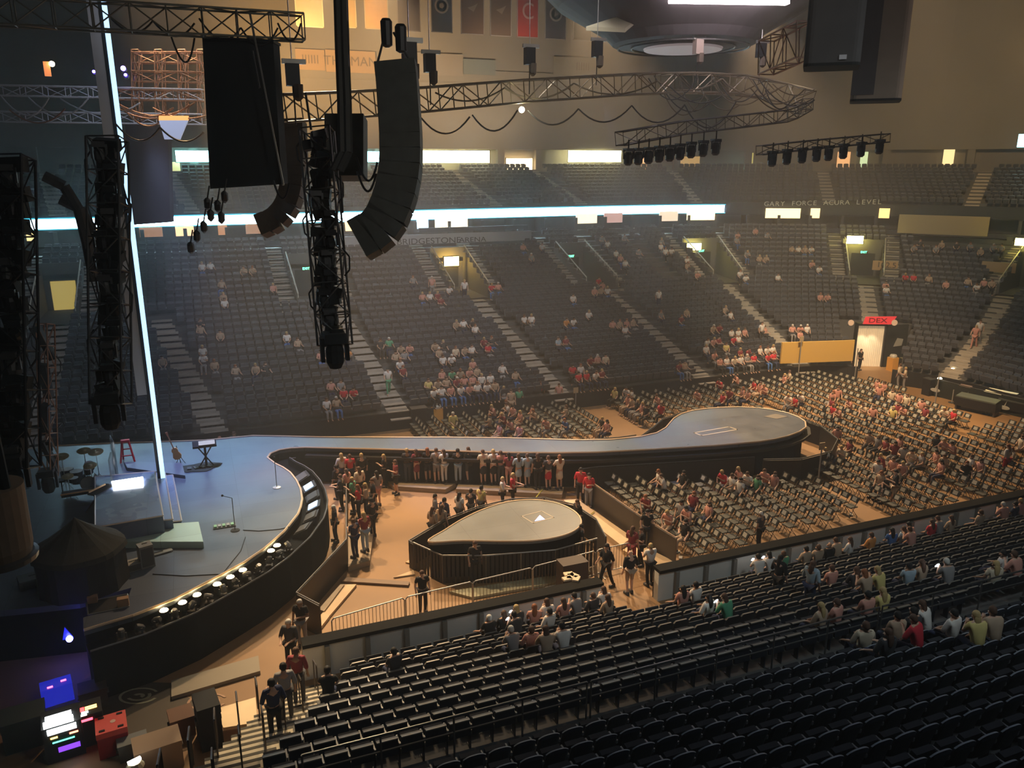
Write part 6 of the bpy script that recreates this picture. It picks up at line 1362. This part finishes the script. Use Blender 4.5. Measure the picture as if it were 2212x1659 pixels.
# standing on the floor: x, y of the feet, top, hair, bottom, style, pose, facing (deg from +Y, counterclockwise), place
ST = """901,1040,d,y,d,long,stand_c,0,at the catwalk in a long coat
901,1040,m,b,m,skirt,stand_b,10,at the catwalk holding a white sheet
925,1040,k,h,k,bare,stand_c,0,at the catwalk
944,1043,v,b,v,bare,stand_c,0,at the catwalk
960,1043,w,b,w,long,stand_c,10,at the catwalk in white trousers
990,1043,k,k,l,long,stand_c,-10,at the catwalk in jeans
1013,1040,d,b,d,bare,stand_b,20,at the catwalk
1044,1046,c,b,k,skirt,stand_c,0,at the catwalk in a dark skirt
1066,1046,w,y,k,skirt,stand_c,0,at the catwalk
1082,1046,p,b,d,long,stand_c,0,at the catwalk
1099,1049,m,k,p,bare,stand_c,0,at the catwalk in reddish shorts
1120,1051,l,b,l,skirt,stand_c,0,at the catwalk
1139,1051,l,b,l,skirt,stand_b,0,at the catwalk
1161,1056,k,b,k,long,stand_a,0,at the catwalk
1184,1057,d,b,r,skirt,stand_c,0,at the catwalk in a red skirt
1208,1057,c,p,c,skirt,stand_c,0,at the right end of the catwalk platform
857,1068,m,b,k,bare,stand_b,90,left of the catwalk row
832,1052,k,y,k,long,stand_b,60,left of the catwalk row
817,1094,v,k,p,bare,stand_a,20,front of the left crowd
741,1052,w,y,n,long,stand_b,10,left crowd by the trough
759,1052,r,b,k,long,stand_a,0,left crowd by the trough
784,1052,k,y,k,long,stand_a,0,left crowd near the catwalk
809,1040,p,b,k,long,stand_a,0,left crowd near the catwalk
835,1037,w,y,v,long,stand_a,0,left crowd near the catwalk
852,1037,w,b,k,long,stand_a,0,left crowd near the catwalk
730,1078,k,k,k,long,stand_a,40,left crowd
752,1084,p,b,k,long,stand_b,40,left crowd
779,1084,c,b,k,long,stand_a,20,middle of the left crowd
740,1103,d,b,k,long,stand_c,60,left crowd
765,1109,g,y,k,long,stand_b,60,left crowd
777,1125,r,h,k,long,stand_b,60,left crowd
793,1122,t,y,k,long,stand_b,80,left crowd
808,1110,k,b,k,bare,stand_a,90,right edge of the left crowd
726,1170,k,w,k,long,stand_a,90,behind the dark barricade
768,1204,n,b,n,long,stand_b,30,on the low left platform
790,1192,m,y,l,long,stand_b,20,on the low left platform
806,1160,k,k,k,long,stand_a,30,right of the low left platform
941,1148,v,k,k,long,stand_b,-100,behind the small teardrop stage
961,1158,n,k,n,long,stand_b,-60,behind the small teardrop stage
936,1178,t,b,k,long,stand_b,-60,behind the small teardrop stage
955,1175,t,b,t,long,stand_b,-50,behind the small teardrop stage
993,1143,w,k,k,long,stand_b,-60,behind the small teardrop stage
1018,1132,d,k,k,long,stand_b,-40,behind the small teardrop stage
1040,1125,y,k,k,long,stand_b,-60,behind the small teardrop stage
1085,1103,w,y,k,long,stand_c,-120,back of the small teardrop stage
1107,1100,r,y,k,long,stand_c,-120,back of the small teardrop stage
1253,1085,r,k,k,long,stand_a,150,at the start of the planked ramp
1271,1097,r,k,v,long,stand_b,140,at the start of the planked ramp in grey trousers
1253,1030,k,b,k,long,stand_a,180,guarding the catwalk corner
1309,1268,k,k,k,long,walk,100,walking by the gate in the boards
1359,1283,k,z,t,bare,stand_a,0,by the gate in tan shorts
1402,1265,w,y,k,long,stand_c,0,by the gate leaning on the boards
1363,1225,m,b,m,long,stand_b,-60,at the foot of the planked ramp
1383,1222,k,b,k,long,stand_b,80,at the foot of the planked ramp
1395,1185,k,k,k,long,stand_a,170,beside the slanting barricade
914,1325,k,b,k,long,stand_a,180,guard before the silver barriers
655,1398,k,w,v,long,stand_b,150,beside the bright ramp with white badge
1617,1005,d,b,k,long,stand_a,180,guard in a pale collar before the round catwalk end
1939,838,c,b,v,long,stand_a,20,left of two by the mixing area
1951,843,c,y,v,long,stand_b,40,right of two by the mixing area
1815,797,l,h,l,long,walk,-80,walking before the yellow banner
1806,795,d,k,d,long,stand_a,180,before the yellow banner
1828,795,t,b,m,long,stand_a,150,before the yellow banner
1855,800,k,b,k,long,stand_a,180,before the glowing entrance
2168,1030,w,h,r,bare,stand_a,10,in red shorts at the front chairs
1927,1092,k,k,t,bare,stand_b,60,stepping into the brown aisle in tan trousers
1088,880,v,y,v,long,stand_a,180,behind the catwalk chairs by the far boards
1104,900,t,b,t,long,stand_a,170,behind the catwalk chairs
1121,885,g,b,g,long,stand_a,180,in all green by the far boards
1147,865,d,b,m,long,stand_a,90,by the far boards
1167,870,r,b,k,long,stand_a,150,by the far boards
1207,872,p,b,d,long,stand_a,150,by the far boards
979,938,y,w,y,long,sit_a,180,in a yellow jacket beside the orange bin
1638,1185,d,w,k,long,stand_a,20,between the last chairs and the boards
1255,1215,k,k,k,long,stand_a,60,guard at the right end of the teardrop stage
1246,1160,k,b,k,long,stand_a,100,guard behind the right end of the teardrop stage"""
ST = ST.replace('901,1040,d,', '881,1040,d,', 1)
for ln in ST.split('\n'):
    x, y, c, hh, b, sty, kd, fc, pl_ = ln.split(',', 8); x, y = float(x), float(y); y += 9 if 'far boards' in pl_ or 'yellow banner' in pl_ else 0; p = atz(x, y, 0); yy = p.y
    onp = .22 if 'catwalk' in pl_ and 865 < x < 1215 or 'low left platform' in pl_ and 'right of' not in pl_ else 0
    if onp: p = atz(x, y, onp)
    if hh == 'p': hh = 'h'
    person((p.x, p.y, onp), R(float(fc)), kd, c, hh, b, sty, far=False, sleeve=random.choice(('short', 'long')), place=pl_, sc_=random.uniform(.95, 1.05))
person((8.55, -9.72, 0), R(180), 'stand_a', 'k', 'b', 'k', far=False, place='guard between the teardrop stage and its barricade')
person((1.1, 6.2, 0), R(180), 'stand_a', 'k', 'b', 'k', far=False, place='guard behind the stage, farther of two', sc_=1.05); person((.4, 5.9, 0), R(160), 'stand_b', 'k', 'h', 'k', far=False, place='guard behind the stage, nearer of two', sc_=1.0)
for p, c, b, pl_ in (((12.3, -1.62, .55), 'k', 'k', 'guard leaning over the catwalk lip, right one'), ((8.6, .1, .55), 'k', 'k', 'guard leaning over the catwalk lip, left one')): person(p, R(180), 'stand_a', c, 'z', b, far=False, place=pl_) if False else None
# near stand, backs to the camera
PN = [proj((x, y, z+.85)) for x, y, z, j, fr in near]; usedn = set()
def seat_near(x, y, top, hair, lh=None, std=False, phone=False, bottom='n'):
    k = min((i for i in range(len(near)) if i not in usedn), key=lambda i: (PN[i][0]-x)**2+(PN[i][1]-y)**2); usedn.add(k); X, Y, Z, j, fr = near[k]
    person((X, Y+(.08 if not std else .3), Z+.03), R(random.uniform(-20, 20)) if not std else R(-70), ('stand_b' if std else 'sit_b' if phone else random.choice(('sit_a', 'sit_b', 'sit_c'))), top, hair, bottom, far=False, lh=lh, sleeve=random.choice(('short', 'long')),
           place='%s row behind the %s' % (ORD[j], 'metal rail' if fr else 'white boards'), phone=phone)
NL = """1042,1340,k,w,0;1072,1330,k,b,1;1107,1311,d,y,1;1135,1302,p,h,1;1178,1305,w,b,1;1211,1302,p,b,1;1199,1336,w,k,0;1108,1393,v,w,0;1145,1384,p,b,0;1208,1397,w,k,0;1170,1400,t,b,1;1132,1357,d,k,0;860,1454,d,k,0;715,1479,k,k,0
1261,1318,v,k,0;1299,1314,w,b,1;1306,1283,t,b,1;1277,1286,d,b,0;1470,1292,p,k,1;1508,1289,w,k,0;1527,1330,w,k,1;1575,1324,g,b,1;1628,1191,w,k,0;1657,1191,w,k,1;1701,1197,g,b,0;1730,1194,t,k,0;1768,1156,t,b,0;1790,1162,k,z,0
1791,1148,t,b,0;1821,1152,w,b,1;1915,1146,b,k,1;1949,1149,l,b,1;1976,1149,p,k,1;2004,1132,r,b,1;2026,1138,v,b,0;2057,1127,t,b,1;1877,1143,o,b,0;2170,1105,p,w,0;2189,1096,n,k,0;2203,1096,p,y,0;2120,1129,t,b,0;1960,1140,p,b,0
1813,1258,p,b,0;1843,1255,d,b,1;1890,1272,t,h,1;1918,1255,y,y,1;1957,1255,l,k,0;1985,1241,t,b,1;2070,1250,v,w,0;2142,1241,c,y,1;2164,1228,w,k,0;2205,1255,p,b,0
1794,1350,t,y,1;1830,1350,p,b,0;1885,1330,p,k,0;1910,1326,y,y,1;1967,1350,d,k,0;1979,1371,r,b,0;2018,1346,w,b,1;2065,1347,w,k,0;1943,1360,t,k,0;1868,1399,c,b,0;1913,1388,d,b,1;2112,1372,y,y,1;2137,1366,t,b,0"""
PHO = ('1107,1311', '1628,1191', '1657,1191', '1575,1324', '2070,1250', '1132,1357')
for e in NL.replace('\n', ';').split(';'):
    x, y, c, hh, lh = e.split(','); seat_near(float(x), float(y), c, hh, lh == '1', phone=('%s,%s' % (x, y)) in PHO)
seat_near(1690, 1262, 'k', 'k', True, True, bottom='k'); seat_near(1762, 1268, 'l', 'b', True, True)
# people on the pale steps at the lower left
for x, y, z, c, hh, b, fc, kd, pl_ in ((598, 1600, 1.15, 'n', 'k', 'k', 10, 'stand_b', 'on the pale steps in a black cap'), (622, 1560, .9, 'v', 'k', 'd', 0, 'stand_a', 'on the pale steps, just below the man in the cap'), (648, 1520, .55, 'm', 'b', 'd', -20, 'stand_a', 'on the pale steps by the handrail in a brown coat'), (632, 1448, .1, 'd', 'w', 'k', 150, 'stand_c', 'at the foot of the pale steps')):
    p = atz(x, y, z); person((p.x, p.y, z), R(fc), kd, c, hh, b, far=False, lh=False, sleeve='long', place=pl_, sc_=1.04)
# labels: every person's own
PEOPLE.sort(key=lambda q: proj(q[0].location)[2]); nx_ = len(PEOPLE)-300; EXTRA = [q for q in PEOPLE if q[0].data.name.startswith('person_far')][-nx_:]; PEOPLE = [q for q in PEOPLE if q not in EXTRA]
m = M(); mats_ = []
for o, a_, pl_ in EXTRA:
    idx = []
    for s_ in o.material_slots:
        if s_.material not in mats_: mats_.append(s_.material)
        idx.append(mats_.index(s_.material))
    me = o.data; Mx = Matrix.Translation(o.location) @ o.rotation_euler.to_matrix().to_4x4()
    n = len(m.v); m.v += [tuple(Mx @ v.co) for v in me.vertices]; m.f += [tuple(i+n for i in p.vertices) for p in me.polygons]; m.m += [idx[p.material_index] for p in me.polygons]
    bpy.data.objects.remove(o)
obj('seated_spectators', m, mats_, smooth=True, label='tiny distant spectators scattered over the far seats and back of the floor', cat='crowd', kind='stuff')
cnt = {}
for o, a, pl_ in PEOPLE: cnt.setdefault((a, pl_), []).append(o)
for (a, pl_), L in cnt.items():
    L.sort(key=lambda o: proj(o.location)[0])
    for i, o in enumerate(L):
        s_ = 'person, %s, %s' % (a, pl_)
        if len(L) > 1: s_ += ', %s from left' % ORD[i]
        s_ = s_.replace('person, ', 'person in ', 1)
        if len(s_.split()) > 16: s_ = s_.replace('long ', '', 1) if len(s_.split()) == 17 and 'long ' in s_ else ' '.join(s_.replace(', '+a.split(', ')[1], '').split()[:16])
        o['label'] = s_
        pg = pl_.split(', ')[-1]; o['group'] = 'people, '+(pg)
# ---------------------------------------------------------------- haze that fills the hall
nt = w.node_tree; vsn = nt.nodes.new('ShaderNodeVolumeScatter')
vsn.inputs['Color'].default_value = (1, .97, .92, 1); vsn.inputs['Density'].default_value = .0030; vsn.inputs['Anisotropy'].default_value = .4
nt.links.new(vsn.outputs[0], nt.nodes['World Output'].inputs['Volume'])
